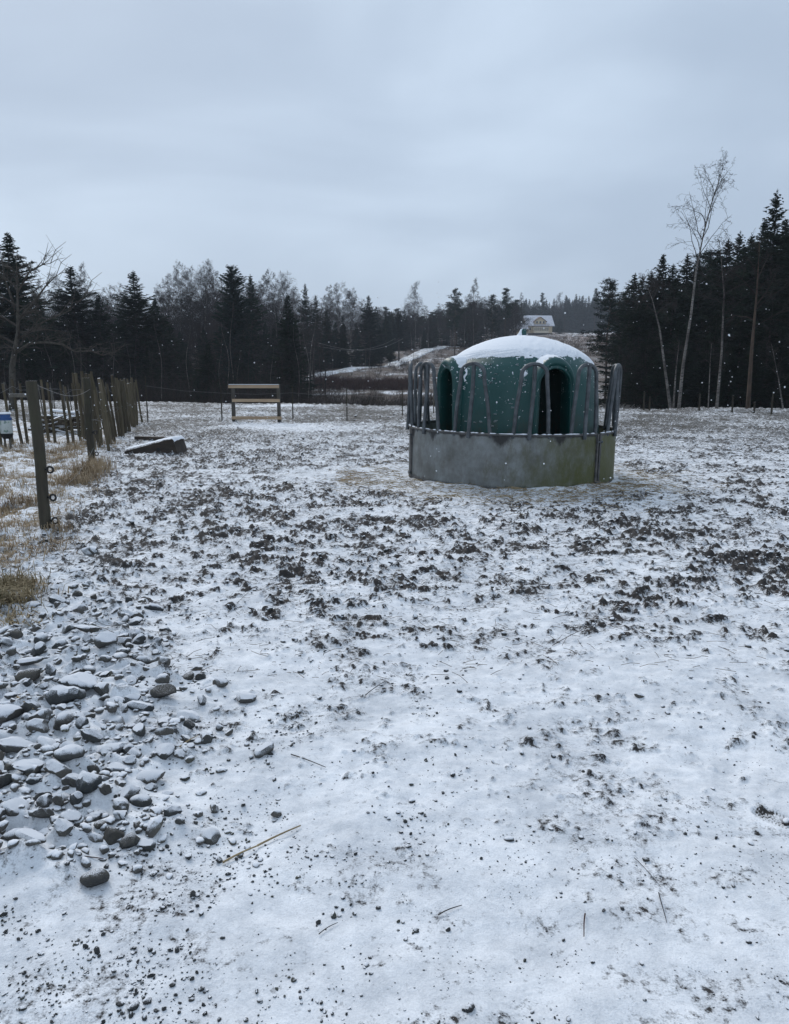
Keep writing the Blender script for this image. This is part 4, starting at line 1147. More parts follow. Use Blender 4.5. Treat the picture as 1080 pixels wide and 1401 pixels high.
def ring_feeder():
    o = empty('ring_feeder', (RX, RY, 0.0)); o.rotation_euler = (0, math.radians(0.75), FACE)
    tag(o, "round galvanised ring feeder with bent tube bars around the green hut", 'ring feeder')
    MP = mat_panel()
    tube_m = mat_simple("dull_galvanised_tube", (0.038, 0.043, 0.048), (0.105, 0.118, 0.13), 11, 0.5, 0.35, metal=0.3, spec=0.5)
    rim_m = mat_simple("dark_rim_steel", (0.05, 0.05, 0.052), (0.13, 0.125, 0.12), 12, 0.6, 0.2, metal=0.2)
    joints = [math.radians(v) for v in (50.5, 170.5, -69.5)]
    ZB, ZT = 0.0, 0.69
    for k in range(3):
        a0 = joints[(k + 2) % 3] if k else joints[2]
        a0 = [joints[2], joints[0], joints[1]][k]; a1 = a0 + 2 * PI / 3
        g = math.radians(1.6)
        A = np.linspace(a0 + g, a1 - g, 130); Zs = np.linspace(ZB - 0.06, ZT, 40)
        AA, ZZ = np.meshgrid(A, Zs, indexing='ij')
        w = 0.006 * pn(AA * 3.1, ZZ * 3, 91) + 0.004 * pn(AA * 9, ZZ * 5, 92)
        Rw = RR + w
        V = np.stack([Rw * np.sin(AA), -Rw * np.cos(AA), ZZ], -1).reshape(-1, 3)
        Vi = V.copy(); Vi[:, :2] *= (RR - 0.004) / RR
        dg = np.degrees(AA); dg = np.where(dg > 180, dg - 360, dg)
        alg = np.interp(dg, [-75, -20, 8, 25, 45, 60], [0.10, 0.12, 0.42, 0.72, 0.95, 1.15]) * (0.65 + 0.55 * (1 - ZZ / ZT) + 0.2 * pn(AA * 6, ZZ * 4, 93))
        stn = np.zeros_like(dg)
        for c_, wd, dp in ((-44, 5.0, 0.10), (-5, 7.5, 0.14), (25, 5.5, 0.11), (-66, 5, .14), (-25, 3, .06)):
            dep = (ZT - ZZ) / dp
            stn = np.maximum(stn, np.clip(1.5 - np.abs(dg - c_) / wd - 0.9 * dep, 0, 1))
        stn = np.maximum(stn, 0.75 * ss(0.10, 0.0, ZZ - 0.02)) ; stn = np.maximum(stn, 0.85 * ss(0.035, 0.008, ZT - ZZ))
        for c_ in (-56.5, -27, 2, 31): # seam lines on the sheets
            stn = np.maximum(stn, 0.40 * np.exp(-((dg - c_) / 0.22) ** 2))
        N = len(V); na, nz_ = AA.shape
        i = np.arange(na - 1)[:, None] * nz_ + np.arange(nz_ - 1)[None]
        Q = np.stack([i, i + nz_, i + nz_ + 1, i + 1], -1).reshape(-1, 4)
        me = mesh_np('panel', np.vstack([V, Vi]), np.vstack([Q, Q[:, ::-1] + N]), MP, True, {'algae': ('FLOAT', np.tile(alg.ravel(), 2)), 'stain': ('FLOAT', np.tile(stn.ravel(), 2))})
        p = link_mesh(me, 'panel', o)
        if k == 2: tag(p, None)
        m = MB(); pts = [pol(RR, a, ZT + 0.008) for a in np.linspace(a0 + g, a1 - g, 60)]
        m.tube(pts, 0.017, 8); m.build('top_rim', rim_m, o, True, 60)
        m = MB(); pts = [pol(RR, a, ZB + 0.03) for a in np.linspace(a0 + g, a1 - g, 60)]
        m.tube(pts, 0.014, 6); m.build('bottom_rim', rim_m, o, True, 60)
        # snow lying along the rim, broken up
        q = random.Random(k + 40); a = a0 + g
        m = MB()
        while a < a1 - g - 0.02:
            ln = q.uniform(0.02, 0.16); e = min(a + ln, a1 - g)
            n = max(3, int((e - a) / 0.02) + 2)
            m.tube([pol(RR + 0.002, a + (e - a) * i / (n - 1), ZT + 0.022) for i in range(n)], [0.004 if i in (0, n - 1) else q.uniform(0.007, 0.013) for i in range(n)], 6)
            a = e + q.uniform(0.0, 0.04)
        m.build('snow_layer', M_SNOW, o, True)
    for j in joints:
        for s in (-1, 1):
            M = Matrix.Rotation(j + s * 0.020, 4, 'Z') @ Matrix.Translation((0, -RR, 0))
            m = MB(); m.box(-0.016, 0.016, -0.022, 0.020, 0.0, 0.70, M); m.build('joint_post', rim_m, o)
        M = Matrix.Rotation(j, 4, 'Z') @ Matrix.Translation((0, -RR, 0))
        for zz in (0.08, 0.60):
            m = MB(); m.tube([M @ Vector((-0.05, -0.028, zz)), M @ Vector((0.05, -0.028, zz))], 0.009, 6); m.tube([M @ Vector((0.035, -0.028, zz)), M @ Vector((0.05, -0.028, zz))], 0.017, 6); m.build('bolt', tube_m, o)
    q = random.Random(5)
    for k in range(12):
        a = math.radians(10 + 30 * k)
        M = Matrix.Rotation(a, 4, 'Z') @ Matrix.Translation((0, -RR, 0))
        wb, wt, top = 0.232 + q.gauss(0, 0.006), 0.155, 1.57 + q.gauss(0, 0.005)
        sk = q.gauss(0, 0.01)
        pts = [(-wb, 0.0, 0.66), (-wb + 0.012, 0, 0.74), (-wb * .62 - wt * .38, 0, 1.02), (-wt * 1.02, 0, 1.36)]
        for t in np.linspace(PI * 0.95, PI * 0.05, 11): pts.append((wt * math.cos(t), 0, 1.44 + (top - 1.44) * math.sin(t)))
        pts += [(wt * 1.02, 0, 1.36), (wb * .62 + wt * .38, 0, 1.02), (wb - 0.012, 0, 0.74), (wb, 0.0, 0.66)]
        m = MB(); m.tube([M @ Vector((p[0] + sk * (p[2] - .6), 0.035 * max(0, 1 - (p[2] - .66) / .7), p[2])) for p in pts], 0.0245, 10); m.build('hoop_bar', tube_m, o, True, 60)
        m = MB(); m.tube([M @ Vector((-0.030, -0.024, 0.645)), M @ Vector((-0.018, -0.012, 0.9)), M @ Vector((0.005, -0.002, 1.25)), M @ Vector((0.008, 0.0, top - 0.02))], 0.0255, 10); m.build('middle_bar', tube_m, o, True, 60)
ring_feeder()

# ------------------------------------------------------------------ green hay hut
def hay_hut():
    o = empty('hay_hut', (DX, RY + 0.02, 0.0)); o.rotation_euler = (0, 0, FACE); tag(o, "dark green plastic hay hut dome capped with snow inside the ring", 'hay hut')
    t = NT("green_plastic")
    n = t.noise(4, 4, 0.6); n2 = t.noise(26, 3, 0.6); n3 = t.noise(9, 4, 0.7, mp=(1, 1, 0.6))
    c = t.mix(n, (0.0025, 0.046, 0.044), (0.004, 0.066, 0.062))
    nz = t.normal_z(); geo = t.n.new('ShaderNodeNewGeometry'); sx = t.n.new('ShaderNodeSeparateXYZ'); t.l.new(t.tc.outputs['Object'], sx.inputs[0])
    # flecks of snow stuck to the plastic, denser higher up
    hgt = t.ramp(t.math('MULTIPLY', sx.outputs[2], 0.5), [(0.40, 0.0), (0.80, 0.085)])
    fl = t.ramp(t.math('ADD', n2, hgt), [(0.715, 0.0), (0.735, 1.0)])
    c = t.mix(fl, c, (0.70, 0.73, 0.78))
    low = t.ramp(sx.outputs[2], [(0.45, 1.0), (1.3, 0.0)])
    dirt = t.math('MULTIPLY', t.ramp(n3, [(0.46, 0.0), (0.66, 0.9)]), low)
    c = t.mix(dirt, c, (0.07, 0.05, 0.03))
    GREEN = t.out(c, t.ramp(n3, [(0.3, 0.30), (0.7, 0.55)]), 0.5)
    prof = [(1.13, -0.05), (1.115, 0.3), (1.10, 0.7), (1.085, 1.05), (1.065, 1.30), (1.035, 1.44), (0.985, 1.555), (0.90, 1.65), (0.79, 1.725), (0.66, 1.79), (0.50, 1.85), (0.34, 1.893), (0.18, 1.918), (0.06, 1.93), (0.0015, 1.932)]
    pr, pz = np.array([p[0] for p in prof]), np.array([p[1] for p in prof])
    tt = np.linspace(0, len(prof) - 1, 110)
    pr, pz = np.interp(tt, range(len(prof)), pr), np.interp(tt, range(len(prof)), pz)
    for _ in range(3):
        pr[1:-1] = (pr[:-2] + pr[1:-1] * 2 + pr[2:]) / 4; pz[1:-1] = (pz[:-2] + pz[1:-1] * 2 + pz[2:]) / 4
    PA = [math.radians(v) for v in (22.5, -60)]
    WI, WO, ZC0 = 0.205, 0.27, 1.30
    na = 180
    A = np.arange(na) * 2 * PI / na
    V = np.array([[r * math.sin(a), -r * math.cos(a), z] for r, z in zip(pr, pz) for a in A])
    F = []
    def inside(x, y, z, w):
        for a in PA:
            tg = x * math.cos(a) + y * math.sin(a); dp = x * math.sin(a) - y * math.cos(a)
            if dp > 0.3 and (abs(tg) < w and z < ZC0 or math.hypot(tg, z - ZC0) < w + 0.01): return True
        return False
    for i in range(len(pr) - 1):
        for j in range(na):
            j2 = (j + 1) % na
            q = (i * na + j, i * na + j2, (i + 1) * na + j2, (i + 1) * na + j)
            cx, cy, cz = V[list(q)].mean(0)
            if inside(cx, cy, cz, WI + 0.035): continue
            F.append(q)
    link_mesh(mesh_np('shell', V, F, GREEN, True), 'shell', o)
    def arch(w, a, dep, zc=ZC0, zb=-0.05):
        pts = []
        for z in np.linspace(zb, zc, 14, endpoint=False): pts.append((-w - 0.02 * (1 - max(z, 0) / zc), z))
        for th in np.linspace(PI, 0, 25): pts.append((w * math.cos(th), zc + (w + max(0, w - 0.206) * 1.1) * math.sin(th)))
        for z in np.linspace(zc, zb, 15)[1:]: pts.append((w + 0.02 * (1 - max(z, 0) / zc), z))
        return [Vector((t_ * math.cos(a) + dep * math.sin(a), t_ * math.sin(a) - dep * math.cos(a), z)) for t_, z in pts]
    for a in PA:
        m = MB()
        m.grid([arch(w, a, d) for w, d in ((0.288, 0.70), (0.284, 0.95), (0.278, 1.08), (0.272, 1.13), (0.262, 1.155), (0.250, 1.165), (0.238, 1.163), (0.230, 1.150), (0.225, 1.135), (0.220, 1.135), (0.213, 1.148), (0.206, 1.135), (0.204, 1.09), (0.208, 1.03))])
        m.build('portal_rim', GREEN, o, True)
        # snow on the hood
        m = MB(); rows = []
        for w, d, hh in ((0.286, 0.84, 0.0), (0.284, 0.90, 0.010), (0.283, 0.96, 0.016), (0.280, 1.02, 0.015), (0.278, 1.06, 0.008), (0.272, 1.085 if a < 0 else 1.125, -0.003)):
            r = []
            for th in np.linspace(PI * 0.80, PI * 0.20, 24):
                f = max(0, math.sin((th - PI * 0.20) / (PI * 0.60) * PI)) ** 0.6
                ww = w + hh * f - (0.004 if f < 0.05 else 0) + 0.004 * math.sin(th * 23 + a)
                r.append(Vector((ww * math.cos(th) * math.cos(a) + d * math.sin(a), ww * math.cos(th) * math.sin(a) - d * math.cos(a), ZC0 + (ww + max(0, w - 0.206) * 1.1) * math.sin(th))))
            rows.append(r)
        m.grid(rows); m.build('snow_layer', M_SNOW, o, True)
    # snow cap with broken edge
    zs = np.concatenate([np.linspace(1.42, 1.72, 60, endpoint=False), np.linspace(1.72, 1.932, 40)])
    rr_ = np.interp(zs, pz, pr); na = 420; A = np.arange(na) * 2 * PI / na
    RRg, AAg = np.meshgrid(rr_, A, indexing='ij'); ZZg = np.repeat(zs[:, None], na, 1)
    Xg, Yg = RRg * np.sin(AAg), -RRg * np.cos(AAg)
    def n3_(s, sd): return pn(AAg * RRg * s + 40, ZZg * s * 1.3, sd) if True else 0
    adeg = (np.degrees(AAg) + 180) % 360 - 180
    lim = np.interp(adeg, [-180, -95, -60, -40, 0, 40, 60, 80, 100, 180], [1.60, 1.58, 1.60, 1.645, 1.655, 1.655, 1.64, 1.52, 1.50, 1.60])
    mask = (ZZg - lim) / 0.10 + 0.32 * n3_(7, 95) + 0.38 * n3_(24, 96) + 0.25 * n3_(55, 97)
    hgt_ = 0.026 * ss(0.0, 0.9, mask) + 0.006 * ss(0, 0.15, mask) + 0.004 * n3_(12, 98) * ss(0, 0.5, mask)
    ff = (rr_ > 0.03)[:, None]
    nx_ = np.sin(AAg) * (1 - ss(1.5, 1.9, ZZg)) * 0.7; ny_ = -np.cos(AAg) * (1 - ss(1.5, 1.9, ZZg)) * 0.7
    V = np.stack([Xg + nx_ * hgt_, Yg + ny_ * hgt_, ZZg + hgt_ * (0.55 + 0.45 * ss(1.5, 1.9, ZZg))], -1).reshape(-1, 3)
    i = np.arange(len(zs) - 1)[:, None] * na; j = np.arange(na)[None]; j2 = (j + 1) % na
    Q = np.stack([i + j, i + j2, i + na + j2, i + na + j], -1).reshape(-1, 4)
    mk = mask.ravel()[Q].mean(1) > 0.0
    me = mesh_np('snow_cap', V, Q[mk], M_SNOW, True); link_mesh(me, 'snow_cap', o)
    # snow caught in the corner between hood and shell, and small lumps stuck to the wall
    q = random.Random(77)
    def lump(ang, z, w, h, R0, name='stuck_snow'):
        a = math.radians(ang); m = MB(); rows = []
        for i in range(9):
            v = i / 8; zz = z + h * (v - 0.5); ww = w * math.sin(PI * v) ** 0.5 * (0.7 + 0.5 * math.sin(i * 2.3 + ang)) if 0 < i < 8 else 0.001
            Rz = float(np.interp(zz, pz, pr)) + R0
            rows.append([pol(Rz + 0.012 * math.cos(u * PI / 2) * (1 if 0 < i < 8 else 0) - 0.002, a + u * ww / 1.08 + 0.02 * math.sin(i * 1.7 + ang), zz) for u in (-1, -0.6, 0, 0.6, 1)])
        m.grid(rows); m.build(name, M_SNOW, o, True)
    lump(2.5, 1.47, 0.042, 0.19, 0.0); lump(2.2, 1.31, 0.012, 0.06, 0.0); lump(-44, 1.43, 0.038, 0.20, 0.0); lump(-43, 1.26, 0.012, 0.06, 0.0); lump(-30, 1.42, 0.022, 0.05, 0.0)
    for _ in range(26): lump(q.uniform(-40, 4), q.uniform(0.75, 1.58), q.uniform(0.004, 0.012), q.uniform(0.012, 0.03), 0.0)
    # lifting lug
    m = MB(); n = 16
    m.grid([[(0.02 + r * math.cos(2 * PI * j / n) + sx_, r * math.sin(2 * PI * j / n), z) for j in range(n)] for r, z, sx_ in ((0.085, 1.91, -0.01), (0.06, 1.94, 0), (0.045, 1.98, 0.005), (0.042, 2.03, 0.012), (0.034, 2.045, 0.012), (0.001, 2.046, 0.012))], True)
    m.build('lifting_lug', GREEN, o, True, 60)
    m = MB(); m.grid([[(-0.025 + r * math.cos(2 * PI * j / n) + (z - 1.93) * 0.30, -0.01 + r * math.sin(2 * PI * j / n), z) for j in range(n)] for r, z in ((0.075, 1.935), (0.045, 1.965), (0.028, 2.0), (0.02, 2.045), (0.001, 2.055))], True)
    m.build('snow_layer', M_SNOW, o, True)
hay_hut()
# hay left inside the ring
def hay_inside():
    m = MB(); rows = []
    for i, r in enumerate(np.linspace(0.0, RR - 0.03, 22)):
        row = []
        for a in np.linspace(0, 2 * PI, 90, endpoint=False):
            X, Y = RX + r * math.sin(a), RY - r * math.cos(a)
            n = float(pn(np.array([X * 4.0]), np.array([Y * 4.0]), 99)[0]); n2 = float(pn(np.array([X * 13.0]), np.array([Y * 13.0]), 98)[0])
            row.append((X, Y, 0.22 + 0.10 * n + 0.05 * n2))
        rows.append(row)
    m.grid(rows, True)
    o = m.build('trampled_hay', M_HAYHEAP, None, True); tag(o, "dark trampled hay lying inside the feeder ring", kind='stuff')
hay_inside()

# white gate glimpsed behind the bars
def white_gate():
    x, Y = flat(606, 557); Y = 26; z = bz(at(606, 505, Y).x, Y)
    c = at(606, 520, Y)
    o = empty('pale_trestle', (c.x, Y, z)); tag(o, "small pale trestle with snowy top seen between feeder bars and hut", 'trestle')
    h = at(606, 517.5, Y).z - z
    for s in (-0.3, 0.0, 0.3):
        m = MB(); m.box(s - 0.02, s + 0.02, -0.02, 0.02, -0.1, h); m.build('leg', M_STAKEGREY, o)
    m = MB(); m.box(-0.36, 0.36, -0.12, 0.12, h, h + 0.04); m.build('top', M_SNOW, o)
white_gate()

# ------------------------------------------------------------------ stones
def ico(sub):
    import bmesh
    bm = bmesh.new(); bmesh.ops.create_icosphere(bm, subdivisions=sub, radius=1.0)
    V = np.array([v.co[:] for v in bm.verts]); F = np.array([[v.index for v in f.verts] for f in bm.faces]); bm.free()
    return V, F
I1, I2, I3, I4 = ico(1), ico(2), ico(3), ico(4)
def stone_shape(seed, base, cuts=9, rough=0.06, flat_=None):
    r = np.random.default_rng(seed); V, F = base; V = V.copy()
    for _ in range(cuts):                        # planes shave the ball into a fractured lump
        n = r.normal(size=3); n /= np.linalg.norm(n); d = r.uniform(0.55, 0.92)
        k = V @ n; over = np.maximum(k - d, 0)
        V = V - n[None] * (over * 0.93)[:, None]
    s = 1 + rough * (pn(V[:, 0] * 2.2 + V[:, 2] * 1.3, V[:, 1] * 2.2 - V[:, 2], seed) + 0.5 * pn(V[:, 0] * 5 + V[:, 2] * 3, V[:, 1] * 5 - V[:, 2] * 2, seed + 1))
    return V * s[:, None], F
SH = [stone_shape(900 + k * 3, I3, cuts=6 + k % 6, rough=0.14 if k % 3 else 0.09) for k in range(16)]
SM = {}
def stone_me(k, mat):
    key = (k, mat.name)
    if key not in SM: SM[key] = mesh_np('stone', SH[k][0], SH[k][1], mat, False if k % 2 else True)
    return SM[key]
for k in range(16):
    for mt in (M_STONE, M_STONE_DARK, M_STONE_SNOWY):
        me = stone_me(k, mt)
        me.polygons.foreach_set('use_smooth', np.ones(len(me.polygons), bool)); me.set_sharp_from_angle(angle=math.radians(28))
placed = []
def stone(x, y, sx, sy, sz, mat, label, group=None, k=None, rz=None, sink=0.35, tilt=0.2, name='stone'):
    k = rnd.randrange(16) if k is None else k
    o = bpy.data.objects.new(name, stone_me(k, mat)); COL.objects.link(o)
    o.scale = (sx, sy, sz); o.rotation_euler = (rnd.gauss(0, tilt), rnd.gauss(0, tilt), rnd.random() * 6.28 if rz is None else rz)
    o.location = (x, y, gz(x, y) + sz * (1 - 2 * sink))
    tag(o, label, 'stone', group)
    placed.append((x, y, max(sx, sy)))
    return o
# (px, py bottom-ish, width px, height/width, depth/width, material, label)
KEY = [(92, 985, 50, 0.62, 0.8, M_STONE, "biggest dark boulder in the rubble, round with snow on its left face"),
       (363, 1036, 31, 0.45, 0.7, M_STONE_SNOWY, "lone snow-topped stone right of the rubble on clean snow"),
       (208, 1072, 39, 0.42, 0.75, M_STONE_SNOWY, "flat oval stone dusted white at the right edge of the rubble"),
       (130, 1216, 35, 0.55, 0.8, M_STONE_DARK, "bare black rounded stone alone in the lower left foreground"),
       (102, 1095, 37, 0.40, 0.6, M_STONE, "smooth lens-shaped stone lying level, two small uprights below it"),
       (82, 1124, 18, 1.0, 0.7, M_STONE, "small jagged upright stone, left one of a pair"),
       (107, 1122, 17, 1.1, 0.8, M_STONE, "small upright stone, right one of a pair with a flat foot"),
       (131, 1136, 20, 0.8, 0.8, M_STONE, "small squarish stone with snow on its upper left corner"),
       (21, 1170, 31, 0.5, 0.7, M_STONE, "grey wedge stone near the left edge above a long flat one"),
       (45, 1184, 45, 0.22, 0.5, M_STONE, "long flat dark stone near the left edge in the foreground"),
       (99, 1148, 27, 0.55, 0.8, M_STONE, "dark broken double stone below the upright pair"),
       (178, 1106, 26, 0.7, 1.2, M_STONE, "slanting elongated stone pointing up right below the flat oval one"),
       (167, 1135, 26, 0.4, 0.8, M_STONE_SNOWY, "snow-hidden stone with one dark right end"),
       (302, 948, 25, 0.45, 0.8, M_STONE, "brownish low stone right of the rubble, left of its neighbour"),
       (336, 964, 29, 0.5, 0.8, M_STONE_SNOWY, "rounded snowy stone next to the brownish low one"),
       (224, 966, 34, 0.6, 0.8, M_STONE_DARK, "dark glossy blocky stone at the rubble's upper right"),
       (225, 930, 18, 1.0, 0.8, M_STONE, "small standing stone at the upper right of the rubble"),
       (193, 982, 36, 0.4, 0.7, M_STONE, "blunt wide stone left of the dark blocky one"),
       (255, 985, 38, 0.35, 0.7, M_STONE_SNOWY, "snow-backed wedge stone below the dark blocky one"),
       (112, 963, 52, 0.33, 0.7, M_STONE_SNOWY, "wide curved slab under clean snow above the biggest boulder"),
       (10, 1010, 46, 0.5, 0.9, M_STONE_SNOWY, "large snow-covered boulder cut by the left edge"),
       (126, 1030, 33, 0.5, 0.6, M_STONE, "pointed brown-grey stone in the middle of the rubble"),
       (155, 1040, 40, 0.45, 0.8, M_STONE, "dark slanting slab right of the pointed stone"),
       (66, 1042, 38, 0.38, 0.6, M_STONE, "low dark stone with thick snow back, left of the pointed stone"),
       (20, 1045, 50, 0.32, 0.6, M_STONE, "broad dark stone lying at the left edge of the rubble"),
       (125, 762, 31, 0.5, 0.9, M_STONE_SNOWY, "single brown boulder under a round snow cap near the leaning post"),
       (120, 878, 38, 0.3, 0.5, M_STONE, "brown-grey angular slab in the upper rubble"),
       (146, 905, 30, 0.8, 0.9, M_STONE_SNOWY, "upright snow-dusted block in the upper rubble"),
       (78, 835, 26, 0.6, 0.8, M_STONE, "brown block with snowy top high in the rubble"),
       (40, 925, 40, 0.25, 0.4, M_STONE, "long light brown stone lying slanted in the upper rubble"),
       (42, 950, 34, 0.6, 0.8, M_STONE_DARK, "dark greenish boulder left of the wide curved slab"),
       (107, 825, 14, 0.9, 0.8, M_STONE_DARK, "small dark upright stone high in the rubble"),
       (176, 832, 11, 1.1, 0.7, M_STONE_DARK, "tiny dark square stone standing on snow at the rubble's top"),
       (166, 892, 30, 0.55, 0.8, M_STONE_SNOWY, "snow-filled hollow-looking stone in the upper right rubble"),
       (97, 1070, 40, 0.5, 0.7, M_STONE, "brown-flanked stone half buried in snow above the lens-shaped one"),
       (45, 1082, 46, 0.35, 0.6, M_STONE, "long dark stone with white back left of the lens-shaped one"),
       (160, 1070, 36, 0.5, 0.8, M_STONE, "mottled stone left of the flat oval one"),
       (875, 957, 14, 0.5, 0.8, M_STONE, "small grey stone lying alone in the open snow at right"),
       (300, 1000, 11, 0.9, 0.8, M_STONE, "small stone right of the rubble, mid distance"),
       (246, 1135, 14, 0.6, 0.8, M_STONE, "small dark stone in pebbly snow below the rubble")]
for (px, py, w, hw, dw, mt, lb) in KEY:
    x, y = flat(px, py - w * hw * 0.25)
    K = math.hypot(y, CAM_H) / F_PX * 1.02
    W = w * K
    stone(x, y, W / 2, W / 2 * dw, W / 2 * hw * 1.0, mt, lb, None, rz=rnd.gauss(0, 0.25), sink=0.22, tilt=0.12)
# the rest of the rubble
GS = "smaller grey stones of the rubble heap"
cnt = 0; tries = 0
while cnt < 245 and tries < 40000:
    tries += 1
    px, py = rnd.uniform(-30, 330), rnd.uniform(745, 1165)
    x, y = flat(px, py)
    d = float(rubble(np.array([x]), np.array([y]))[0])
    if rnd.random() > d: continue
    s = min(0.072, max(0.022, rnd.lognormvariate(-3.42, 0.36)))
    if any(math.hypot(x - a, y - b) < (s + c) * 0.72 for a, b, c in placed): continue
    mt = rnd.choices([M_STONE, M_STONE_SNOWY, M_STONE_DARK], [0.50, 0.40, 0.10])[0]
    stone(x, y, s * rnd.uniform(0.85, 1.25), s * rnd.uniform(0.6, 1.0), s * rnd.uniform(0.45, 0.85), mt, "grey snow-dusted stone of the rubble heap at left, smaller than the rest", GS, sink=0.40, tilt=0.4)
    cnt += 1
print('rubble stones', cnt)

def scatter(name, label, pts, mat, shapes):
    """pts: x,y,size,squash ; joined small lumps"""
    Vs, Fs = [], []; n = 0
    P = np.array(pts); zz = ground_z(P[:, 0], P[:, 1])
    for (x, y, s, q), z in zip(pts, zz):
        V, F = shapes[rng.integers(len(shapes))]
        a = rng.random() * 6.28; c, sn = math.cos(a), math.sin(a)
        W = V * np.array([s * rng.uniform(0.8, 1.3), s * rng.uniform(0.6, 1.0), s * q])
        W = np.stack([W[:, 0] * c - W[:, 1] * sn, W[:, 0] * sn + W[:, 1] * c, W[:, 2] + W[:, 0] * rng.normal() * 0.2], 1)
        Vs.append(W + np.array([x, y, z + s * q * 0.35])); Fs.append(F + n); n += len(V)
    o = link_mesh(mesh_np(name, np.vstack(Vs), np.vstack(Fs), mat, True), name)
    o.data.set_sharp_from_angle(angle=math.radians(40))
    tag(o, label, kind='stuff')
SMALL = [stone_shape(1200 + k, I1, 3, 0.05) for k in range(6)]
SMALL2 = [stone_shape(1300 + k, I2, 5, 0.12) for k in range(8)]
# pebbles
pts = []
t_ = 0
while len(pts) < 3900 and t_ < 200000:
    t_ += 1
    px, py = rnd.uniform(-40, 1120), rnd.uniform(770, 1430)
    x, y = flat(px, py)
    den = 0.9 * math.exp(-max(0, x + 0.45) / 0.45) + 0.10
    q2 = float(pn(np.array([x * 2.5]), np.array([y * 2.5]), 51)[0]) + 0.7 * float(pn(np.array([x * 9.0]), np.array([y * 9.0]), 52)[0])
    den *= max(0.03, min(1.6, 0.35 + 1.9 * q2))
    if y > 4: den *= max(0.15, 1 - (y - 4) / 3)
    if rnd.random() > den: continue
    s = min(0.015, rnd.lognormvariate(-5.75, 0.55))
    pts.append((x, y, s, rnd.uniform(0.5, 0.95)))
for _ in range(9000):
    px, py = rnd.uniform(-40, 1120), rnd.uniform(820, 1430)
    x, y = flat(px, py)
    q2 = float(pn(np.array([x * 4 + 9]), np.array([y * 4]), 53)[0]) + 0.7 * float(pn(np.array([x * 14.0]), np.array([y * 14.0]), 54)[0])
    if rnd.random() > 0.05 + 1.1 * q2: continue
    pts.append((x, y, rnd.uniform(0.0012, 0.0034), rnd.uniform(0.4, 0.8)))
scatter('gravel', "small dark pebbles poking through the thin snow in the foreground", pts, M_PEBBLE, SMALL)
pts = []
while len(pts) < 1000:
    px, py = rnd.uniform(-40, 420), rnd.uniform(730, 1200)
    x, y = flat(px, py)
    if rnd.random() > float(rubble(np.array([x]), np.array([y]))[0]) + 0.04: continue
    pts.append((x, y, min(0.032, rnd.lognormvariate(-4.35, 0.4)), rnd.uniform(0.4, 0.8)))
scatter('rubble_chips', "stone chips filling the gaps of the rubble heap", pts, M_STONE, SMALL2)
# mud clods
pts = []; t_ = 0
CX_, CY_ = [], []
while len(pts) < 5000:
    N = 4000
    Y = 2.2 * (28 / 2.2) ** rng.random(N) ; X = (rng.random(N) * 1.2 - 0.6) * Y * 1.02
    dt = detail(X, Y); mud, clod = dt[2], dt[3]
    dist = np.hypot(X - RX, Y - RY)
    pr_ = np.clip((mud - 0.35) * 1.4, 0, 1) * clod * (dist > RR + 0.15) * (1 - 0.8 * dt[5]) + 0.015
    pr_ *= np.clip(Y / 6.0, 0.4, 1.0)
    for k in np.nonzero(rng.random(N) < pr_)[0]:
        if dist[k] < RR + 0.1: continue
        s = min(0.026, math.exp(rng.normal(-4.9, 0.45))) * (1 + 0.03 * Y[k])
        pts.append((float(X[k]), float(Y[k]), s, rng.uniform(0.35, 0.8)))
scatter('mud_clods', "dark frozen clods of trodden mud sticking out of the snow", pts[:5000], M_CLOD, SMALL2)

# ------------------------------------------------------------------ grass, straw, hay
def blades(name, label, tufts, mat, seed):
    """tufts: x,y,radius,height,n,flatness"""
    q = np.random.default_rng(seed)
    Ps = []; n = 0
    Vs, Fs = [], []
    for (x, y, R, h, k, fl) in tufts:
        bx, by = x + q.normal(size=k) * R, y + q.normal(size=k) * R
        bzv = ground_z(bx, by)
        az = q.random(k) * 6.28; hh = h * (0.4 + 0.8 * q.random(k)); ln = fl + (1 - fl) * 0.5 * q.random(k)
        w = 0.0022 + 0.0022 * q.random(k)
        dx, dy = np.cos(az), np.sin(az); sx_, sy_ = -dy, dx
        B = np.stack([bx, by, bzv - 0.01], 1); S = np.stack([sx_, sy_, 0 * sx_], 1) * w[:, None]
        M = B + np.stack([dx * hh * ln * 0.35, dy * hh * ln * 0.35, hh * (1 - 0.55 * ln) * 0.65], 1)
        T = B + np.stack([dx * hh * ln, dy * hh * ln, np.maximum(hh * (1 - ln) ** 0.8, 0.01)], 1)
        V = np.stack([B - S, B + S, M + S * .8, M - S * .8, T], 1).reshape(-1, 3)
        i = n + 5 * np.arange(k)[:, None]
        Fs.append(np.concatenate([i + np.array([[0, 1, 2]]), i + np.array([[0, 2, 3]]), i + np.array([[3, 2, 4]])]))
        Vs.append(V); n += 5 * k
    o = link_mesh(mesh_np(name, np.vstack(Vs), np.vstack(Fs), mat), name); tag(o, label, kind='stuff')
tf = []
for _ in range(170):
    px, py = rnd.uniform(-40, 150), rnd.uniform(600, 860)
    x, y = flat(px, py)
    if float(verge(np.array([x]), np.array([y]))[0]) < 0.5: continue
    tf.append((x, y, rnd.uniform(0.05, 0.16), rnd.uniform(0.08, 0.2), int(rnd.uniform(40, 110)), rnd.uniform(0.3, 0.7)))
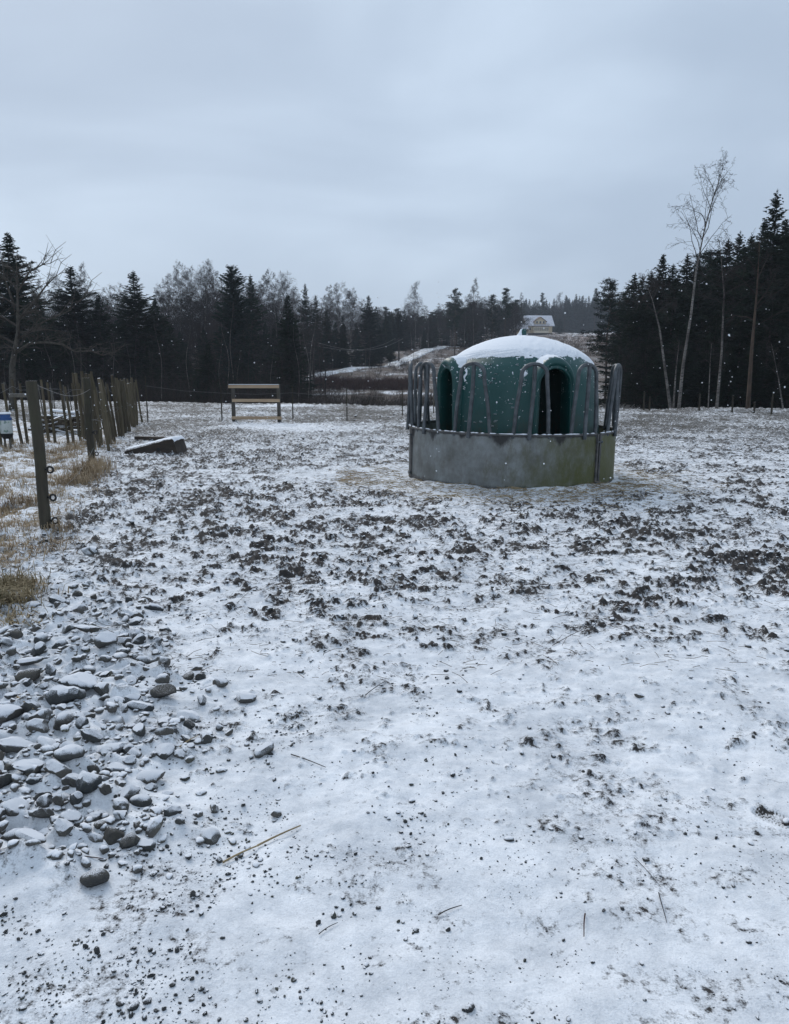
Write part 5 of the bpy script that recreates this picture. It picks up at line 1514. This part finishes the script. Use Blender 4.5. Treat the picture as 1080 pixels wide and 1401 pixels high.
for px, py, R, h, n, fl in [(118, 655, 0.13, 0.42, 420, 0.35), (98, 662, 0.16, 0.34, 420, 0.5), (130, 648, 0.10, 0.36, 260, 0.2), (140, 642, 0.10, 0.30, 160, 0.15), (82, 632, 0.15, 0.25, 300, 0.6), (95, 618, 0.18, 0.25, 300, 0.5), (60, 622, 0.3, 0.22, 300, 0.5), (20, 612, 0.3, 0.22, 300, 0.5), (115, 612, 0.2, 0.28, 300, 0.4),
                            (40, 690, 0.12, 0.24, 260, 0.45), (42, 655, 0.12, 0.2, 160, 0.6), (70, 745, 0.13, 0.12, 240, 0.7), (45, 758, 0.15, 0.12, 260, 0.7), (10, 722, 0.16, 0.16, 240, 0.7), (80, 730, 0.08, 0.16, 120, 0.4), (150, 610, 0.12, 0.18, 160, 0.4)]:
    x, y = flat(px, py); tf.append((x, y, R, h, n, fl))
blades('dry_grass', "straw-coloured dead grass tufts on the verge round the posts", tf, M_GRASS, 1)
tf = []
for px, py, R, h, n, fl in [(12, 812, 0.08, 0.22, 420, 0.35), (2, 838, 0.10, 0.20, 420, 0.5), (28, 805, 0.07, 0.16, 200, 0.5), (15, 860, 0.10, 0.10, 240, 0.8), (-20, 830, 0.15, 0.2, 400, 0.5)]:
    x, y = flat(px, py); tf.append((x, y, R, h, n, fl))
blades('green_grass_tuft', "half-green dead grass clump at the left edge above the rubble", tf, M_GRASSDARK, 2)
def straws(name, label, n, fn, mat, seed, l0, l1, r):
    q = np.random.default_rng(seed)
    Vs, Fs = [], []; k = 0
    XY = np.array([fn(q) for _ in range(n)]); zz = ground_z(XY[:, 0], XY[:, 1])
    for (x, y), z in zip(XY, zz):
        a = q.random() * 6.28; L = l0 + (l1 - l0) * q.random() ** 2
        d = np.array([math.cos(a), math.sin(a), 0]) * L / 2; s = np.array([-math.sin(a), math.cos(a), 0]) * r
        c = np.array([x, y, z + 0.006 + 0.01 * q.random()]); u = np.array([0, 0, r * 1.6]); bend = np.array([0, 0, q.random() * 0.15 * L])
        P = [c - d, c + bend, c + d + np.array([0, 0, q.random() * 0.2 * L])]
        for p in P: Vs += [p - s, p + s, p + u]
        for i in range(2):
            for j in range(3): Fs.append((k + 3 * i + j, k + 3 * i + (j + 1) % 3, k + 3 * i + 3 + (j + 1) % 3, k + 3 * i + 3 + j))
        k += 9
    o = link_mesh(mesh_np(name, Vs, Fs, mat), name); tag(o, label, kind='stuff')
def around(q):
    a = q.normal() * 1.1; R = RR + 0.12 + abs(q.normal()) * 0.55
    return RX + R * math.sin(a), RY - R * math.cos(a)
straws('spilled_hay', "spilled hay strewn on the snow before the feeder", 1500, around, M_STRAW, 3, 0.05, 0.22, 0.0028)
def heap(q):
    c = flat(486, 655); return c[0] + q.normal() * 0.12 - 0.05, c[1] + q.normal() * 0.45
straws('hay_wisp', "wisp of hay lying left of the feeder", 170, heap, M_GRASS, 4, 0.05, 0.2, 0.003)
def anyw(q):
    Y = 3.5 * (12 / 3.5) ** q.random(); return (q.random() * 1.15 - 0.5) * Y, Y
straws('scattered_stalks', "loose dark stalks and root bits lying over the trodden snow", 1500, anyw, mat_simple("dark_stalks", (0.05, 0.035, 0.024), (0.14, 0.10, 0.065), 3, 0.85, 0.0), 5, 0.02, 0.12, 0.0013)

# single stalks and twigs in the foreground
TW = [((305, 1178), (356, 1150), 0.0035, "pale broken straw, lower piece of the slanting pair left of centre", M_STRAW),
      ((352, 1152), (412, 1128), 0.0035, "pale broken straw, upper piece of the slanting pair left of centre", M_STRAW),
      ((902, 1222), (912, 1262), 0.0016, "thin upright dark stalk in the lower right snow", M_TWIG),
      ((801, 1250), (799, 1277), 0.0022, "short brown twig pointing down in the lower right snow", M_TWIGRED),
      ((436, 1280), (462, 1258), 0.0014, "fine dark stem in the snow near bottom centre", M_TWIG),
      ((600, 1245), (632, 1232), 0.0018, "fine grey stem in the middle of the foreground snow", M_TWIG),
      ((398, 1036), (446, 1052), 0.0022, "thin brown twig lying flat right of the lone snow-topped stone", M_TWIG),
      ((756, 885), (800, 864), 0.0022, "thin dark twig lying slanted in open snow right of centre", M_TWIG),
      ((500, 952), (528, 934), 0.0022, "thin grey stem in open snow at centre", M_TWIG),
      ((80, 1192), (142, 1180), 0.0022, "reddish thin stem below the long flat dark stone", M_TWIGRED),
      ((246, 1030), (272, 1008), 0.0025, "dry stem crossing the right edge of the rubble", M_STRAW),
      ((312, 838), (348, 806), 0.0018, "thin stem curving out of the snow above the rubble", M_TWIG),
      ((868, 1175), (905, 1212), 0.0012, "hair-thin stem slanting through the lower right snow", M_TWIG),
      ((18, 660), (48, 690), 0.006, "dark bent stick by the nearest round post", M_TWIG),
      ((22, 968), (48, 1000), 0.004, "pale forked stem lying over the left rubble", M_STRAW),
      ((35, 840), (75, 862), 0.0025, "dark thin bramble stem arching at the rubble's top left", M_TWIG)]
for a, b, r, lb, mt in TW:
    p, q_ = flat(*a), flat(*b); m = MB(); P = []
    for i in range(7):
        t = i / 6; x, y = p[0] + (q_[0] - p[0]) * t, p[1] + (q_[1] - p[1]) * t
        P.append((x + 0.0012 * math.sin(t * 4 + a[0]), y + 0.001 * math.cos(t * 3), gz(p[0], p[1]) * (1 - t) + gz(q_[0], q_[1]) * t + r + 0.004 + 0.003 * math.sin(PI * t)))
    m.tube(P, [r * (1 - 0.4 * i / 6) for i in range(7)], 6)
    o = m.build('stalk' if mt is M_STRAW else 'twig', mt); tag(o, lb, 'stalk' if mt is M_STRAW else 'twig')

# ------------------------------------------------------------------ falling snow
def flakes():
    V0 = np.array([[1, 0, 0], [-1, 0, 0], [0, 1, 0], [0, -1, 0], [0, 0, 1], [0, 0, -1]], float)
    F0 = np.array([[0, 2, 4], [2, 1, 4], [1, 3, 4], [3, 0, 4], [2, 0, 5], [1, 2, 5], [3, 1, 5], [0, 3, 5]])
    q = np.random.default_rng(9); Vs, Fs = [], []
    for k in range(650):
        Y = 2.2 + 14 * q.random(); x = (q.random() * 1.4 - 0.7) * Y; z = 0.2 + q.random() * (1.3 + Y * 0.11)
        s = (0.0020 + 0.0030 * q.random() ** 2) * (0.6 + Y / 8)
        Vs.append(V0 * s * (0.8 + 0.5 * q.random((6, 1))) + np.array([x, Y, z])); Fs.append(F0 + 6 * k)
    o = link_mesh(mesh_np('falling_snow', np.vstack(Vs), np.vstack(Fs), M_SNOW, True), 'falling_snow')
    tag(o, "scattered snowflakes drifting through the air", kind='stuff')
flakes()

# ------------------------------------------------------------------ labels that single out the repeats by their named neighbours
def proj(p):
    d = Vector(p) - Vector((0, 0, CAM_H)); f = d.y * CP - d.z * SP; u = d.y * SP + d.z * CP
    return CX + F_PX * d.x / f, CY - F_PX * u / f
ORD = ['nearest', 'second', 'third', 'fourth', 'fifth', 'sixth', 'seventh', 'eighth', 'ninth', 'tenth', 'eleventh', 'twelfth', 'thirteenth', 'fourteenth', 'fifteenth', 'sixteenth', 'seventeenth', 'eighteenth', 'nineteenth', 'twentieth']
def relabel(objs, refs, noun, four):
    RF = [(proj(p), nm) for p, nm in refs]
    cells = {}
    for o in objs:
        x, y = proj(o.location)
        if not (-5 < x < 1085): continue
        (rp, nm) = min(RF, key=lambda r: (r[0][0] - x) ** 2 + ((r[0][1] - y) * four) ** 2)
        dx, dy = x - rp[0], y - rp[1]
        if four and abs(dy) > abs(dx): d = 'below' if dy > 0 else 'above'
        else: d = 'right of' if dx > 0 else 'left of'
        cells.setdefault((nm, d), []).append((dx * dx + dy * dy * four * four, o))
    for (nm, d), L in cells.items():
        L.sort(key=lambda t: t[0])
        for i, (_, o) in enumerate(L):
            if i < len(ORD): o['label'] = '%s %s %s %s' % (ORD[i], noun(o), d, nm)
KEYREF = [(0, 'the biggest dark boulder'), (1, 'the lone snow-topped stone'), (2, 'the flat oval dusted stone'), (3, 'the bare black foreground stone'), (4, 'the lens-shaped stone'), (8, 'the grey wedge stone by the left edge'), (13, 'the brownish low stone'), (15, 'the dark glossy blocky stone'), (18, 'the snow-backed wedge stone'), (19, 'the wide curved snowy slab'), (20, 'the boulder cut by the left edge'), (21, 'the pointed brown-grey stone'), (25, 'the boulder under a round snow cap'),
          (26, 'the brown-grey angular slab'), (27, 'the upright snow-dusted block'), (28, 'the brown block high in the rubble'), (29, 'the long light brown stone'), (32, 'the tiny dark square stone'), (30, 'the dark greenish boulder'), (35, 'the long dark white-backed stone')]
ST = [o for o in COL.objects if o.get('group') == GS]
KS = [o for o in COL.objects if o.get('category') == 'stone' and not o.get('group')]
def stone_noun(o):
    a = o.scale
    w = 'snowy' if 'snowy' in o.data.materials[0].name else ('dark' if 'dark' in o.data.materials[0].name else 'grey')
    return ('flat ' if a.z / a.x < 0.42 else 'small ' if a.x < 0.035 else 'blocky ') + w + ' stone'
relabel(ST, [(KS[i].location, n) for i, n in KEYREF], stone_noun, 1)
TREF = [(27, 'the tallest left-edge spruce'), (107, 'the second tall spruce from the left'), (190, 'the ragged-topped spruce'), (323, 'the blunt-topped green conifer'), (396, 'the dark spruce beside the timber frame'), (420, 'the narrow pointed spruce'), (505, 'the single broad-topped spruce'), (568, 'the lone round-crowned birch'), (622, 'the clumped dark pine'), (647, 'the tall bare tree between pines'), (690, 'the slim middle pine'), (735, 'the cream house'),
        (811, 'the leaning ragged pine'), (833, 'the leftmost evergreen of the right wood'), (898, 'the pointed spruce left of the leaning birch'), (935, 'the tall leaning birch'), (984, 'the slender straight birch'), (1042, 'the tallest right-hand conifer'), (1080, 'the black spruce at the right edge')]
TR_ = [(at(px, 505, 60), n) for px, n in TREF]
for g, nn in ((R1, 'dark'), (G1, 'dark crowd spruce'), (G2, 'grey hazy birch'), (G3, 'thin bare sapling'), (G4, 'mixed-wood tree'), (G5, 'thin slope tree'), (G6, 'distant hazy spruce'), ("thin bare young trees at the edge of the right wood", 'thin bare sapling'), ("scattered spruces on the brushy slope", 'scattered slope spruce'), ("garden bushes right of the yellow house", 'rounded garden bush')):
    relabel([o for o in COL.objects if o.get('group') == g], TR_, lambda o: nn if nn != 'dark' else 'dark ' + o['category'], 0)

# ------------------------------------------------------------------ haze
m = MB(); m.box(-700, 700, -30, 900, -4.0, 75)
t = NT("cold_haze"); t.n.remove(t.b)
pv = t.n.new('ShaderNodeVolumePrincipled'); pv.inputs['Color'].default_value = (0.80, 0.88, 1.0, 1); pv.inputs['Density'].default_value = 0.0005
pv.inputs['Anisotropy'].default_value = 0.0
t.l.new(pv.outputs['Volume'], t.n['Material Output'].inputs['Volume'])
hz = m.build('haze', t.m); tag(hz, "thin cold haze in the air", kind='stuff')
print('trees', ntree[0], 'objects', len(COL.objects))
